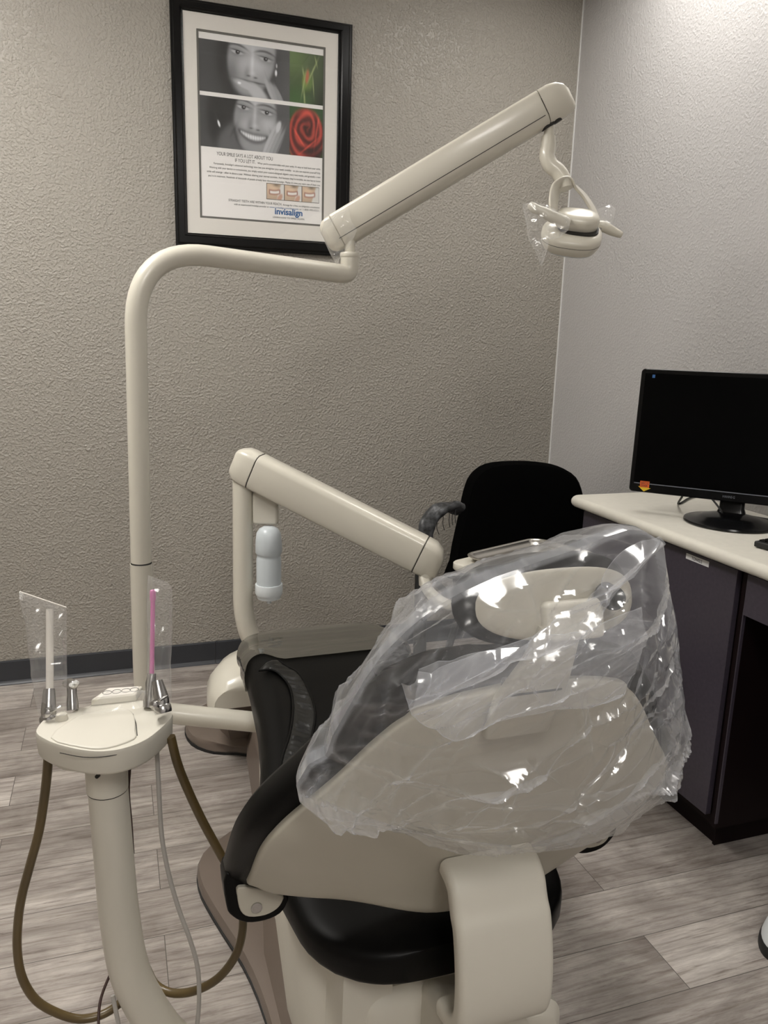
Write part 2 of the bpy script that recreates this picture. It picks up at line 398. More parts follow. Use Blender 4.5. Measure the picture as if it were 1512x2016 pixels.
# ================================================================== FRAMED POSTER
fx0, fx1, fz0, fz1 = .262, .990, 1.832, 2.742
ix0, ix1, iz0, iz1 = .312, .930, 1.889, 2.700
pic = thing('framed_poster', 'black framed poster with two grey portraits and a red rose on the taupe wall', 'picture', ((fx0 + fx1) / 2, Y0, fz0))
# frame moulding profile swept round the rectangle: (inset from outer edge, height off wall)
prof = [(0, .001), (0, .016), (.004, .020), (.010, .020), (.012, .024), (.016, .027), (.040, .027), (.046, .022), (.050, .014), (.054, .012), (.056, .006), (.056, .001)]
def frame_geo():
    rings = []
    kx = (ix0 - fx0) / .056; kz = (iz0 - fz0) / .056; kz1 = (fz1 - iz1) / .056; kx1 = (fx1 - ix1) / .056
    for (x, z, sx, sz) in ((fx0, fz0, kx, kz), (fx1, fz0, -kx1, kz), (fx1, fz1, -kx1, -kz1), (fx0, fz1, kx, -kz1)):
        rings.append([V((x + a * sx, Y0 - b, z + a * sz)) for a, b in prof])
    rings.append(rings[0]); return skin(rings, cap=False)
obj('frame', frame_geo(), M['frame'], pic, angle=30)
ox0, ox1, oz0, oz1 = .369, .871, 1.957, 2.637
mo = []
for a in ((ix0 - .01, ox0 - .008, iz0 - .01, iz1 + .01), (ox1 + .008, ix1 + .01, iz0 - .01, iz1 + .01), (ox0 - .008, ox1 + .008, iz0 - .01, oz0 - .008), (ox0 - .008, ox1 + .008, oz1 + .008, iz1 + .01)):
    mo.append(box(a[0], a[1], Y0 - .010, Y0 - .004, a[2], a[3]))
obj('mat_board', mo, M['matboard'], pic, smooth=False)
bo = []
for a in ((ox0 - .008, ox0, oz0 - .008, oz1 + .008), (ox1, ox1 + .008, oz0 - .008, oz1 + .008), (ox0, ox1, oz0 - .008, oz0), (ox0, ox1, oz1, oz1 + .008)):
    bo.append(box(a[0], a[1], Y0 - .0085, Y0 - .004, a[2], a[3]))
obj('inner_mat', bo, M['matbevel'], pic, smooth=False)
poster = obj('poster_print', box(ox0, ox1, Y0 - .0065, Y0 - .003, oz0, oz1), M['paper'], pic, smooth=False)
obj('glass_pane', box(ix0 - .002, ix1 + .002, Y0 - .0135, Y0 - .0115, iz0 - .002, iz1 + .002), M['glass'], pic, smooth=False, label='clear reflective glass')
PW, PH = ox1 - ox0, oz1 - oz0
def pp(u, v, d=.0068): return V((ox0 + u * PW, Y0 - d, oz1 - v * PH))
# --- photographs of the poster, painted per vertex (a print: its own colours)
def gs(x, y, cx, cy, sx, sy, ang=0):
    c, s = math.cos(ang), math.sin(ang); dx, dy = x - cx, y - cy
    a = (dx * c + dy * s) / sx; b = (-dx * s + dy * c) / sy
    return np.exp(-(a * a + b * b))
def el(x, y, cx, cy, sx, sy, ang=0, soft=.12):
    c, s = math.cos(ang), math.sin(ang); dx, dy = x - cx, y - cy
    r = np.sqrt(((dx * c + dy * s) / sx) ** 2 + ((-dx * s + dy * c) / sy) ** 2)
    return 1 / (1 + np.exp((r - 1) / soft * 2))
def mixc(I, k, v): return I * (1 - k) + k * v
AR = (PW * .72) / (PH * .275)   # width over height of a portrait strip
def portrait(a, b, smiling):
    x = a * AR; y = b    # square units, height 1
    X = lambda q: q * AR
    I = .050 + .03 * a + 0 * b
    tl = .22
    if not smiling:
        I = mixc(I, el(x, y, X(.52), .2, X(.33), 1.05, .15, .2), .018)
        face = el(x, y, X(.575), .22, X(.255), .78, .22, .07); I = mixc(I, face, .30)
        I += face * (.16 * gs(x, y, X(.50), .0, .5, .3) + .14 * gs(x, y, X(.63), .36, .22, .2) + .10 * gs(x, y, X(.44), .40, .18, .2) - .16 * gs(x, y, X(.36), .55, .16, .5, .2))
        ey = [(.415, .17), (.725, .235)]; nose = (.575, .55); mouth = (.60, .70)
    else:
        I = mixc(I, el(x, y, X(.40), .3, X(.33), .9, .1, .12), .016)
        face = el(x, y, X(.61), .36, X(.235), .72, .12, .07); I = mixc(I, face, .27)
        neck = el(x, y, X(.36), .9, X(.16), .45, .4, .2); I = mixc(I, neck * (1 - face), .10)
        I += face * (.15 * gs(x, y, X(.60), .0, .5, .22) + .15 * gs(x, y, X(.76), .45, .18, .16) + .13 * gs(x, y, X(.46), .48, .2, .16) - .15 * gs(x, y, X(.40), .62, .12, .4, .2))
        ey = [(.475, .15), (.735, .205)]; nose = (.60, .50); mouth = (.585, .74)
    for k, (ex, eyy) in enumerate(ey):
        I *= 1 - .72 * np.exp(-((x - X(ex)) / .22) ** 4) * np.exp(-((y - (eyy - .150 + (x - X(ex)) * .16 + 1.1 * (x - X(ex) - .02) ** 2)) / .026) ** 2)       # brow
        I *= 1 - .45 * gs(x, y, X(ex), eyy - .01, .21, .10, .15)                                    # socket
        e = el(x, y, X(ex), eyy, .120, .034, .18, .2); I = mixc(I, e, .40)
        I = mixc(I, el(x, y, X(ex) + .008, eyy - .004, .047, .040, 0, .2), .02)
        I *= 1 - .75 * gs(x, y, X(ex), eyy - .036, .14, .014, .18)
        I = mixc(I, el(x, y, X(ex) + .016, eyy - .014, .009, .009, 0, .3), .7)
    I += .13 * gs(x, y, X(nose[0]) + .01, nose[1] - .22, .038, .26, .06) + .10 * gs(x, y, X(nose[0]) + .02, nose[1] - .01, .06, .05)
    I -= .10 * gs(x, y, X(nose[0]) - .11, nose[1] - .02, .05, .12, .2)
    for s in (-1, 1): I *= 1 - .7 * gs(x, y, X(nose[0]) + s * .075, nose[1] + .055 + s * .012, .04, .018)
    if not smiling:
        I *= 1 - .75 * gs(x, y, X(mouth[0]), mouth[1] + .01 * np.cos((x - X(mouth[0])) * 6), .30, .02, .10)
        I *= 1 - .35 * gs(x, y, X(mouth[0]), mouth[1] + .06, .25, .05, .1)
        h = np.maximum(el(x, y, X(.535), .80, .30, .075, .28, .2), el(x, y, X(.64), .93, .28, .13, .75, .2)); I = mixc(I, h, .43)
        I = mixc(I, el(x, y, X(.435), .755, .035, .022, .1, .3), .75)
        for q, aa in ((.80, 0), (.85, .05), (.90, .1)):
            I = mixc(I, el(x, y, X(q), .90 + aa, .06, .33, -.5, .2), .36 - aa); I *= 1 - .45 * gs(x, y, X(q) + .07, .90 + aa, .015, .3, -.5)
        I = mixc(I, el(x, y, X(.845), .47, .022, .055, 0, .3), .75); I = mixc(I, el(x, y, X(.852), .33, .014, .04, 0, .3), .5)
    else:
        mx, my = X(mouth[0]), mouth[1]
        dx = (x - mx) / .34
        yc = my - .10 * dx * dx + .05 * dx      # smile curves up at both corners
        lip = 1 / (1 + np.exp((np.abs(y - yc) - .105 * np.sqrt(np.clip(1 - dx * dx, 0, 1))) * 60)) * (np.abs(dx) < 1)
        I = mixc(I, lip, .085)
        te = 1 / (1 + np.exp((np.abs(y - yc + .012) - .046 * np.sqrt(np.clip(1 - (dx / .80) ** 2, 0, 1))) * 90)) * (np.abs(dx) < .80)
        teeth = .66 - .25 * np.exp(-(((dx * 6.5) % 1 - .5) / .12) ** 2) - .2 * dx * dx
        I = I * (1 - te) + te * teeth
        I *= 1 - .4 * gs(x, y, mx - .42, my - .12, .035, .16, .5); I *= 1 - .35 * gs(x, y, mx + .42, my - .08, .03, .14, -.4)
        for q in range(4):
            I = mixc(I, el(x, y, X(.785 + .032 * q) - .05, .80 + .03 * q, .05, .42, .42, .2), .40 - .05 * q)
            I *= 1 - .45 * gs(x, y, X(.80 + .032 * q) - .045, .80 + .03 * q, .012, .4, .42)
        I = mixc(I, el(x, y, X(.872), .46, .05, .12, .3, .2), .50)
        I = mixc(I, el(x, y, X(.205), .52, .02, .06, -.3, .3), .6); I *= 1 + .9 * gs(x, y, X(.18), .42, .02, .2, -.3)
        I = mixc(I, el(x, y, X(.30), .1, X(.05), .25, .2, .3), .02)
    I = np.clip(I * 1.35, .010, .97)
    return np.stack([I * .97, I * .99, I * 1.03], -1)
def rosebud(a, b):
    C = np.stack([.055 + .10 * gs(a, b, .1, .1, .5, .4), .085 + .15 * gs(a, b, .1, .1, .5, .4) + .05 * gs(a, b, .2, .95, .5, .3), .035 + .05 * gs(a, b, .1, .1, .5, .4)], -1)
    C *= (1 - .7 * sst(a, .45, 1.0) * sst(b, .3, 1))[..., None]
    bud = el(a, b, .52, .58, .155, .25, .1, .12)
    bc = np.stack([.14 + .1 * gs(a, b, .44, .5, .1, .2), .24 + .1 * gs(a, b, .44, .6, .05, .3), .06 + 0 * a], -1) * (1 - .75 * sst(b, .6, .85))[..., None]
    C = C * (1 - bud[..., None]) + bc * bud[..., None]
    r = el(a, b, .52, .46, .05, .13, .15, .3)[..., None]; C = C * (1 - r) + np.array([.55, .17, .09]) * r
    for (cx, cy, sx, sy, an) in ((.42, .60, .018, .24, .25), (.68, .34, .02, .26, .55), (.78, .14, .016, .10, -.35), (.70, .60, .014, .2, -.1), (.44, .9, .022, .18, -.1), (.40, .38, .02, .08, -.2)):
        k = gs(a, b, cx, cy, sx, sy, an)[..., None]; C = C * (1 - k) + np.array([.38, .46, .2]) * k
    return np.clip(C, 0, 1)
def sst(x, a, b):
    t = np.clip((x - a) / (b - a), 0, 1); return t * t * (3 - 2 * t)
def rose(a, b):
    g = np.stack([.03 + 0 * a, .09 + 0 * a, .025 + 0 * a], -1)
    k = el(a, b, .5, .62, .56, .60, 0, .05)[..., None]
    dx, dy = a - .52, b - .42; r = np.sqrt(dx * dx + (dy * .95) ** 2); th = np.arctan2(dy, dx)
    w = .5 + .5 * np.sin(th * 1.0 + r * 34 + .9 * np.sin(th * 3 + r * 8)); I = .10 + .42 * w ** 1.5
    I *= .35 + .65 * sst(r, .0, .25); I *= 1 - .75 * sst(b, .60, .9) * sst(a, .3, .6); I += .28 * gs(a, b, .5, .05, .5, .12)
    for (cx, cy, sx, sy, an) in ((.28, .62, .025, .22, -.75), (.58, .78, .02, .3, 1.0), (.82, .45, .02, .3, .2)): I = I + .5 * gs(a, b, cx, cy, sx, sy, an)
    C = np.stack([I * 1.0, I * .13, I * .09], -1)
    return np.clip(g * (1 - k) + C * k, 0.002, 1)
def lips(a, b, var):
    C = np.stack([.80 - .1 * a, .62 - .08 * a, .46 - .06 * a], -1) * (.75 + .35 * gs(a, b, .4, .3, .5, .5))[..., None]
    bg = sst(a + .25 * b, .78, .86)[..., None]; C = C * (1 - bg) + np.array([.8, .79, .76]) * bg
    n = gs(a, b, .55, .05, .2, .12)[..., None]; C = C * (1 - .6 * n)
    yc = .55 - .25 * (a - .45) ** 2 * 2 + (a - .45) * -.08
    m = (np.exp(-((b - yc) / .17) ** 4) * sst(.36 - np.abs(a - .45), 0, .06))[..., None]; C = C * (1 - m) + np.array([.42, .17, .13]) * m
    t = (np.exp(-((b - yc) / .09) ** 4) * sst(.30 - np.abs(a - .45), 0, .06))[..., None]; C = C * (1 - t) + np.array([.9, .88, .84]) * t
    if var: f = el(a, b, .75, .9, .13, .3, .4, .2)[..., None]; C = C * (1 - f) + np.array([.68, .42, .32]) * f
    return np.clip(C, 0, 1)
def print_mat(name):
    m = mat(name, (1, 1, 1), .5); N = m.node_tree.nodes; a = N.new('ShaderNodeVertexColor'); a.layer_name = 'print'
    m.node_tree.links.new(a.outputs[0], N['Principled BSDF'].inputs['Base Color']); return m
M['print'] = print_mat('printed_photograph')
def photo(name, u0, u1, v0, v1, nu, nv, fn, label=None, d=.0068):
    A, B = np.meshgrid(np.linspace(0, 1, nu), np.linspace(0, 1, nv)); C = fn(A, B)
    v = [pp(u0 + (u1 - u0) * A[j, i], v0 + (v1 - v0) * B[j, i], d) for j in range(nv) for i in range(nu)]
    f = [(j * nu + i, j * nu + i + 1, (j + 1) * nu + i + 1, (j + 1) * nu + i) for j in range(nv - 1) for i in range(nu - 1)]
    o = obj(name, (v, f), M['print'], poster, smooth=False)
    at = o.data.color_attributes.new('print', 'FLOAT_COLOR', 'POINT')
    cols = np.concatenate([C.reshape(-1, 3), np.ones((nu * nv, 1))], 1).astype(np.float32); at.data.foreach_set('color', cols.ravel())
    if label: o['label'] = label
photo('portrait_photo', 0, .72, .035, .312, 190, 105, lambda a, b: portrait(a, b, False), 'grey portrait hiding her mouth behind a hand')
photo('portrait_photo', 0, .72, .334, .610, 190, 105, lambda a, b: portrait(a, b, True), 'grey portrait with a wide smile')
photo('rosebud_photo', .72, 1, .035, .312, 80, 100, rosebud, 'green rosebud photo')
photo('rose_photo', .72, 1, .334, .610, 80, 100, rose, 'red rose photo')
obj('photo_border', prism([pp(.527, .782, .0067), pp(.975, .782, .0067), pp(.975, .876, .0067), pp(.527, .876, .0067)], (0, -.0001, 0)), M['matbevel'], poster, smooth=False)
for k in range(3):
    photo('smile_photo', .531 + k * .149, .531 + k * .149 + .143, .785, .873, 36, 30, lambda a, b, k=k: lips(a, b, k < 2), d=.0071)
XD, ZD = (1, 0, 0), (0, 0, 1)
def ptext(body, u, v, size, m, align='LEFT', width=None, bold=0):
    return text('lettering', body, size, pp(u, v, .0068), XD, ZD, m, poster, align, width * PW if width else None, bold=bold)
ptext('YOUR SMILE SAYS A LOT ABOUT YOU', .125, .652, .019, M['ink'], width=.455)
ptext('IF YOU LET IT.', .27, .680, .019, M['ink'], width=.165)
ptext("When you're uncomfortable with your smile, it's easy to hold back your smile.", .455, .680, .0105, M['ink'], width=.53)
for k, (u, s) in enumerate(((.10, "Fortunately, Invisalign's advanced technology now lets you straighten your teeth invisibly - so you can express yourself fully."),
                            (.065, 'Working with your dentist or orthodontist, you simply switch your custom-designed aligners every two weeks, and gradually a new'),
                            (.045, 'smile will emerge - often in about a year. Without altering your normal activities. And because they\'re invisible, no one has to know'),
                            (.055, "you're in treatment. Hundreds of thousands of people already have discovered Invisalign. Maybe it's time you were one of them too."))):
    ptext(s, u, .704 + .0235 * k, .0105, M['ink'], width=.985 - u)
ptext('STRAIGHT TEETH ARE WITHIN YOUR REACH.', .215, .905, .013, M['ink'], width=.44)
ptext('Arrange for a free, no-obligation consultation', .665, .905, .0095, M['ink'], width=.315)
ptext('with an experienced Invisalign provider at', .26, .924, .0095, M['ink'], width=.285)
ptext('www.invisalign.com/diagnosis', .552, .924, .0095, M['blue'], width=.245)
ptext('or 1-800-495-0221.', .805, .924, .0105, M['inkl'], width=.175)
ptext('invisalign', .595, .958, .034, M['blue'], width=.235, bold=.0009)
ptext('LEARN HOW TO SMILE AGAIN.', .58, .981, .0095, M['ink'], width=.27)

# ================================================================== COUNTER, CABINET, MONITOR
CX = 1.62
cabn = thing('base_cabinet', 'dark plum base cabinet under the cream worktop, with a TOWELS label', 'cabinet', (1.85, 2.05, 0))
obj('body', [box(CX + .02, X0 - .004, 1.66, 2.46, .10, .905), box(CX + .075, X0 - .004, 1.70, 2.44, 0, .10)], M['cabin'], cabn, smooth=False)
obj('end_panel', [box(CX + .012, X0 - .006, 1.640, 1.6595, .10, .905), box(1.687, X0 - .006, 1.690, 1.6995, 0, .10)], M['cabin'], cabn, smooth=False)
obj('edge_strip', box(CX + .006, CX + .016, 1.636, 1.6395, .12, .79), M['cab'], cabn, smooth=False)
dr = obj('door', box(CX, CX + .0195, 1.672, 2.445, .129, .893), M['cab'], cabn, bevel=.002, smooth=False)
lb = obj('label_sticker', box(CX - .001, CX - .0001, 1.783, 1.881, .868, .885), M['label'], dr, smooth=False, label='white label reading TOWELS')
text('lettering', 'TOWELS', .014, (CX - .0013, 1.856, .8715), (0, -1, 0), ZD, M['labelink'], dr, width=.045)
obj('door_edge_pull', box(CX - .004, CX, 2.0, 2.006, .868, .874), M['white'], dr, smooth=False)
ap = thing('knee_space_unit', 'dark plum drawer front over the knee space beside the cabinet', 'drawer', (1.85, 1.2, .77))
obj('drawer_front', box(CX, CX + .02, .74, 1.634, .775, .893), M['cab'], ap, bevel=.002, smooth=False)
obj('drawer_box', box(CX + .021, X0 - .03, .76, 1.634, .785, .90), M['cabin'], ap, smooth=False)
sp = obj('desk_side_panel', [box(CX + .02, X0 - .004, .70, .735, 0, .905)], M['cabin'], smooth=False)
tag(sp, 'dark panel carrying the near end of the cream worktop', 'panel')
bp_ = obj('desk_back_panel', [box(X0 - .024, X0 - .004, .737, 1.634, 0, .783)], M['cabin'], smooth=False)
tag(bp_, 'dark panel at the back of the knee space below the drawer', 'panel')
# worktop with rolled nose
def worktop():
    zt, zb = .945, .9055; r = .0198; y0, y1 = .69, 2.50; x0 = 1.575
    rc = .05
    loop = []
    for i in range(9):
        a = math.radians(180 - 90 * i / 8); loop.append((x0 + rc + rc * math.cos(a), y1 - rc + rc * math.sin(a)))
    loop += [(X0 - .002, y1), (X0 - .002, y0), (x0, y0)]
    secs = []
    for k in range(9):
        a = -PI / 2 + PI * k / 8; ins = r * (1 - math.cos(a)); z = (zt + zb) / 2 + math.sin(a) * (zt - zb) / 2
        ring = []
        for (x, y) in loop:
            dx = ins if x < x0 + rc * .9 or x < X0 - .1 and y > y1 - rc else 0
            dy = -ins if y > y1 - rc + .001 else 0
            if x > X0 - .1: dx = 0
            ring.append(V((x + (ins * max(0, (x0 + rc - x) / rc) if x < X0 - .1 else 0), y - ins * max(0, (y - (y1 - rc)) / rc), z)))
        secs.append(ring)
    return skin(secs)
wt = obj('worktop', worktop(), M['worktop'], angle=40)
tag(wt, 'cream laminate worktop with rolled edge on the right wall', 'worktop')
# monitor
mon = thing('computer_monitor', 'black widescreen monitor switched off, standing on the cream worktop', 'monitor', (1.86, 1.97, .945))
ml = V((1.632, 2.205, 0)); md = V((.695, -.719, 0)).normalized(); mn = V((-.719, -.695, 0)).normalized()
mw, mh, mz = .57, .405, 1.015
tilt = V((0, 0, 1)) * .997 - mn * .06; tilt.normalize()
mc = ml + md * mw / 2 + V((0, 0, mz)) + tilt * mh / 2
tn = md.cross(tilt).normalized()
if tn.dot(mn) < 0: tn = -tn
def mpt(u, v, d): return mc + md * (u * mw / 2) + tilt * (v * mh / 2) + tn * d
def mbox(u0, u1, v0, v1, d0, d1):
    return obox((mpt(u0, v0, d0) + mpt(u1, v1, d1)) / 2, md * (u1 - u0) * mw / 4, tilt * (v1 - v0) * mh / 4, tn * (d1 - d0) / 2)
hs = [sweep([(mc + tn * d, md * s, tilt * s, rrect(mw, mh, .012)) for d, s in ((-.035, .90), (-.015, .97), (.0, 1), (.008, 1), (.010, .99))])]
obj('housing', hs, M['blackp'], mon, angle=30)
obj('screen', mbox(-.955, .955, -.84, .93, .0098, .0108), M['screen'], mon, smooth=False)
obj('bezel_strip', mbox(-.95, .955, -.862, -.848, .0099, .0112), M['logo'], mon, smooth=False)
t1 = obj('icon', mbox(-.875, -.845, .86, .91, .0109, .0111), M['iconb'], mon, smooth=False)
obj('sticker', mbox(-.88, -.775, -.92, -.815, .0112, .0116), M['orange'], mon, smooth=False, label='orange and yellow arrow sticker')
obj('sticker_arrow', prism([mpt(-.90, -.905, .0112), mpt(-.755, -.925, .0112), mpt(-.83, -.985, .0112)], tn * .0004), M['yellow'], mon, smooth=False)
text('sticker_lettering', 'SECC', .011, mpt(-.872, -.865, .0118), md, tilt, M['labelink'], mon, width=.026)
text('sticker_lettering', 'CHAIR', .009, mpt(-.872, -.905, .0118), md, tilt, M['labelink'], mon, width=.022)
text('logo_lettering', 'HANNS·G', .011, mpt(.02, -.945, .0104), md, tilt, M['logo'], mon, width=.036)
bc = V((1.848, 1.968, .945))
st = obj('stand_base', lathe(bc + V((0, 0, .0008)), [(.0, 0), (.136, 0), (.140, .004), (.138, .009), (.10, .014), (.085, .022), (.06, .027), (.04, .031), (0, .032)], n=56), M['blackp'], mon)
obj('stand_neck', [sweep([(bc - mn * .035 + V((0, 0, .024)), md, mn, rrect(.09, .05, .015)), (bc - mn * .04 + V((0, 0, .045)), md, mn, rrect(.075, .04, .012)), (bc - mn * .052 + V((0, 0, .16)), md, mn, rrect(.075, .035, .012))])], M['blackp'], mon)
cb = obj('monitor_cable', [tube(spline([P(1349, 966, 2.64), P(1342, 979, 2.62), PL(1335, 991, 2, .9503), PL(1341, 990, 2, .9503), PL(1356, 981, 2, .9503), PL(1376, 975, 2, .9503)]), .0035, 8),
                          tube(spline([P(1395, 983, 2.5) + V((.04, .04, 0)), P(1418, 1003, 2.5), P(1421, 1013, 2.52), (1.90, 2.09, .9503), (1.98, 2.03, .9503), (2.04, 1.86, .9503), (2.0, 1.70, .9503)]), .003, 8)], M['rubber'])
tag(cb, 'thin black cables lying behind the monitor on the worktop', 'cable')
kb = thing('keyboard', 'black keyboard at the right edge on the cream worktop in front of the monitor', 'keyboard', (1.83, 1.56, .946))
ka = math.radians(-80); kx = V((math.cos(ka), math.sin(ka), 0)); ky = V((-math.sin(ka), math.cos(ka), 0)); kc = V((1.80, 1.51, .956))
obj('body', obox(kc, kx * .21, ky * .068, V((0, 0, .0085))), M['rubber'], kb, bevel=.004)
keys = []
for i in range(18):
    for j in range(5):
        keys.append(obox(kc + kx * (-.192 + i * .0225) + ky * (-.048 + j * .023) + V((0, 0, .0105)), kx * .0092, ky * .0092, V((0, 0, .0022))))
obj('keys', keys, M['blackp'], kb, smooth=False)

# ================================================================== GUEST CHAIR
gc = thing('guest_chair', 'black fabric guest chair with torn armrests in the corner beside the worktop', 'chair', (1.65, 2.75, 0))
gy = 3.0
def back_out():
    pts = [(905, 1012), (915, 968), (930, 935), (960, 914), (1010, 908), (1060, 910), (1100, 918), (1132, 938), (1145, 975), (1148, 1020), (1146, 1080)]
    q = [PL(x, y, 1, gy) for x, y in pts]
    a = [(p.x, p.z) for p in q]
    return [(1.335, .56)] + a + [(1.95, .54), (1.92, .48), (1.36, .48)]
bo_ = smooth2(back_out(), 3)
cx_, cz_ = 1.66, .76
def pad(out, cx, cz, ylev, tl=.0):
    return skin([[V((cx + (x - cx) * s, y + (z - cz) * tl, cz + (z - cz) * s)) for x, z in out] for s, y in ylev])
obj('backrest', pad(bo_, cx_, cz_, [(.55, gy - .052), (.85, gy - .047), (.95, gy - .038), (.99, gy - .022), (1, gy), (.985, gy + .02), (.93, gy + .032), (.6, gy + .038)], .06), M['blackf'], gc)
seat = smooth2([(1.40, 2.53), (1.90, 2.53), (1.94, 2.60), (1.93, 2.95), (1.38, 2.95), (1.36, 2.60)], 5)
obj('seat', skin([[V((1.65 + (x - 1.65) * s, 2.74 + (y - 2.74) * s, z)) for x, y in seat] for s, z in ((.9, .40), (.98, .41), (1, .435), (.985, .46), (.9, .475), (.5, .48))]), M['blackf'], gc)
for s, nm in ((-1, 'l'), (1, 'r')):
    x = 1.65 + s * .325
    if s < 0:
        a = [V((1.20, 2.50, .56)), P(838, 1050, 2.98), P(845, 1025, 2.99), P(862, 1005, 3.02), P(885, 997, 3.07), P(905, 1003, 3.11)]
        a[0] = a[1] + V((-.01, -.01, -.10))
    else:
        a = [V((1.965, 2.60, .50)), V((1.975, 2.66, .58)), V((1.985, 2.76, .645)), V((1.985, 2.90, .665))]
    pth = spline(a, 6)
    secs = []
    for i, p in enumerate(pth):
        t = (pth[min(i + 1, len(pth) - 1)] - pth[max(i - 1, 0)]).normalized(); side = t.cross(V((0, 0, 1))).normalized() if abs(t.z) < .98 else V((1, 0, 0))
        side = V((1, 0, 0)); up = side.cross(t).normalized(); side = t.cross(up)
        j = 1 + .12 * noise.noise(p * 30)
        secs.append((p, side, up, rrect(.062 * j, .034 * j, .014, 3)))
    obj('armrest', sweep(secs), M['torn'], gc, label='torn grey-black armrest')
    y0 = 2.42; tp = pth[0]
    obj('arm_support', tube(bent([tp + V((0, .01, .02)), tp + V((.0, 0, -.05)), V((x, 2.62, .42)), V((x, 2.64, .40))], .03), .013, 12), M['rubber'], gc)
    obj('front_leg', tube(bent([tp + V((0, .012, .01)), tp + V((-.022 if s < 0 else -.008, -.05, -.22)), V((tp.x - (.06 if s < 0 else .02), tp.y - (.17 if s < 0 else .03), .0))], .08), .025, 14), M['rubber'], gc)
    obj('rear_leg', tube(bent([V((x, 2.82, .43)), V((x, 2.93, .2)), V((x + s * .01, 3.02, .0))], .02), .015, 12), M['rubber'], gc)
    obj('back_post', tube(bent([V((x - s * .03, 2.80, .42)), V((x - s * .05, 3.02, .44)), V((x - s * .08, 3.03, .78 if s < 0 else .70))], .06), .013, 12), M['rubber'], gc)
obj('cross_rail', tube([V((1.33, 2.78, .42)), V((1.97, 2.78, .42))], .013, 12), M['rubber'], gc)
# strands of torn cover hanging off the left arm
obj('torn_strands', [tube(spline([P(885 + dx, 1003 + dy, 3.05), P(884 + dx, 1018 + dy, 3.05), P(886 + dx * .9, 1030 + dy, 3.05)], 3), .0015, 5) for dx, dy in ((0, 8), (-12, 14), (6, 4), (-24, 22), (12, 0))], M['rubber'], gc)

# ================================================================== DENTAL CHAIR
dc = thing('dental_chair', 'large dental chair seen from behind, black upholstery with beige shell on a tan base', 'dental chair', (.55, 1.8, 0))
def xc(y): return .53 + .035 * (y - 1.1)
# --- base plate (two lobes, narrow waist) and body
half = [(0, 3.0), (.22, 3.0), (.34, 2.95), (.39, 2.85), (.375, 2.73), (.30, 2.645), (.19, 2.60), (.16, 2.5), (.15, 2.35), (.19, 2.2), (.30, 2.11), (.385, 2.03), (.40, 1.93), (.37, 1.80), (.315, 1.62), (.285, 1.45), (.27, 1.2), (.25, 1.0), (.18, .92), (0, .90)]
def base_out(sc=1.0, dz=0):
    R = [(xc(y) + x * sc, 1.85 + (y - 1.85) * (1 - (1 - sc) * .35)) for x, y in half]; L_ = [(2 * xc(y_) - x, y) for (x, y), (_, y_) in zip(R, half)][1:-1][::-1]
    return smooth2(R + L_, 3)
def lev(l): return skin([[V((x, y, z)) for x, y in base_out(s)] for s, z in l])
obj('base_gasket', lev([(1.0, 0.0), (1.005, .004), (1.005, .012), (.98, .014)]), M['rubber'], dc)
obj('base_plate', lev([(.985, .012), (1.0, .016), (1.0, .032), (.985, .044), (.93, .05), (.8, .052)]), M['tan'], dc)
# tan pedestal spine running along the chair
def hull(stations, n=10):
    """stations: (y, centre_x, half width bottom, half width top, z0, z1, round)"""
    rings = []
    for y, cx, wb, wt_, z0, z1, rr in stations:
        pts = [(-wb, z0), (-wt_, z1 - rr)] + [(-wt_ + rr * (1 - math.cos(a)), z1 - rr + rr * math.sin(a)) for a in [PI / 2 * i / 5 for i in range(1, 6)]]
        pts = pts + [(-p[0], p[1]) for p in pts[::-1]]
        rings.append([V((cx + a, y, b)) for a, b in pts])
    return skin(rings)
obj('pedestal', hull([(1.0, .53, .20, .12, .05, .20, .04), (1.15, .53, .25, .17, .05, .26, .05), (1.6, .55, .27, .19, .05, .24, .05), (2.0, .56, .22, .19, .05, .20, .05), (2.5, .58, .20, .18, .05, .17, .04), (2.66, .58, .17, .15, .05, .12, .03)]), M['tan'], dc)
# beige hood at the front of the base (seen left of the seat)
def hood():
    rings = []
    for k, (y, w, z1) in enumerate(((2.52, .315, .33), (2.56, .335, .355), (2.66, .33, .38), (2.76, .29, .365), (2.84, .24, .32), (2.88, .20, .26))):
        pts = []
        for i in range(17):
            t = i / 16 * PI; c, s = -math.cos(t), math.sin(t)
            pts.append(V((xc(y) + .01 + w * abs(c) ** .6 * (1 if c > 0 else -1), y, .235 + (z1 - .235) * s ** .75)))
        rings.append(pts)
    return skin(rings)
obj('front_hood', hood(), M['beige'], dc, angle=60)
obj('front_column', hull([(2.64, xc(2.4), .23, .27, .045, .26, .02), (2.72, xc(2.5), .26, .29, .045, .26, .02), (2.85, xc(2.6), .17, .20, .045, .25, .02)]), M['tan'], dc)
obj('lift_arm', [obox((.56, 1.95, .32), V((.10, 0, 0)), V((0, .45, .07)), V((0, -.008, .05)))], M['beige'], dc, bevel=.02)
# rear casing below the seat
obj('rear_casing', hull([(1.17, .55, .22, .22, .10, .40, .05), (1.20, .55, .25, .25, .08, .43, .06), (1.4, .55, .255, .255, .08, .43, .06), (1.75, .56, .24, .24, .16, .42, .05)]), M['beige2'], dc, angle=50)
obj('lower_casing', hull([(1.092, .56, .178, .178, .02, .352, .035), (1.107, .56, .192, .192, .02, .370, .04), (1.2, .56, .20, .20, .02, .365, .04)]), M['beige2'], dc, angle=50)
obj('side_cover', hull([(1.10, .375, .05, .045, .06, .44, .03), (1.3, .36, .055, .05, .05, .46, .03), (1.8, .37, .05, .05, .05, .46, .03), (2.0, .38, .04, .04, .2, .45, .03)]), M['beige2'], dc, angle=50)
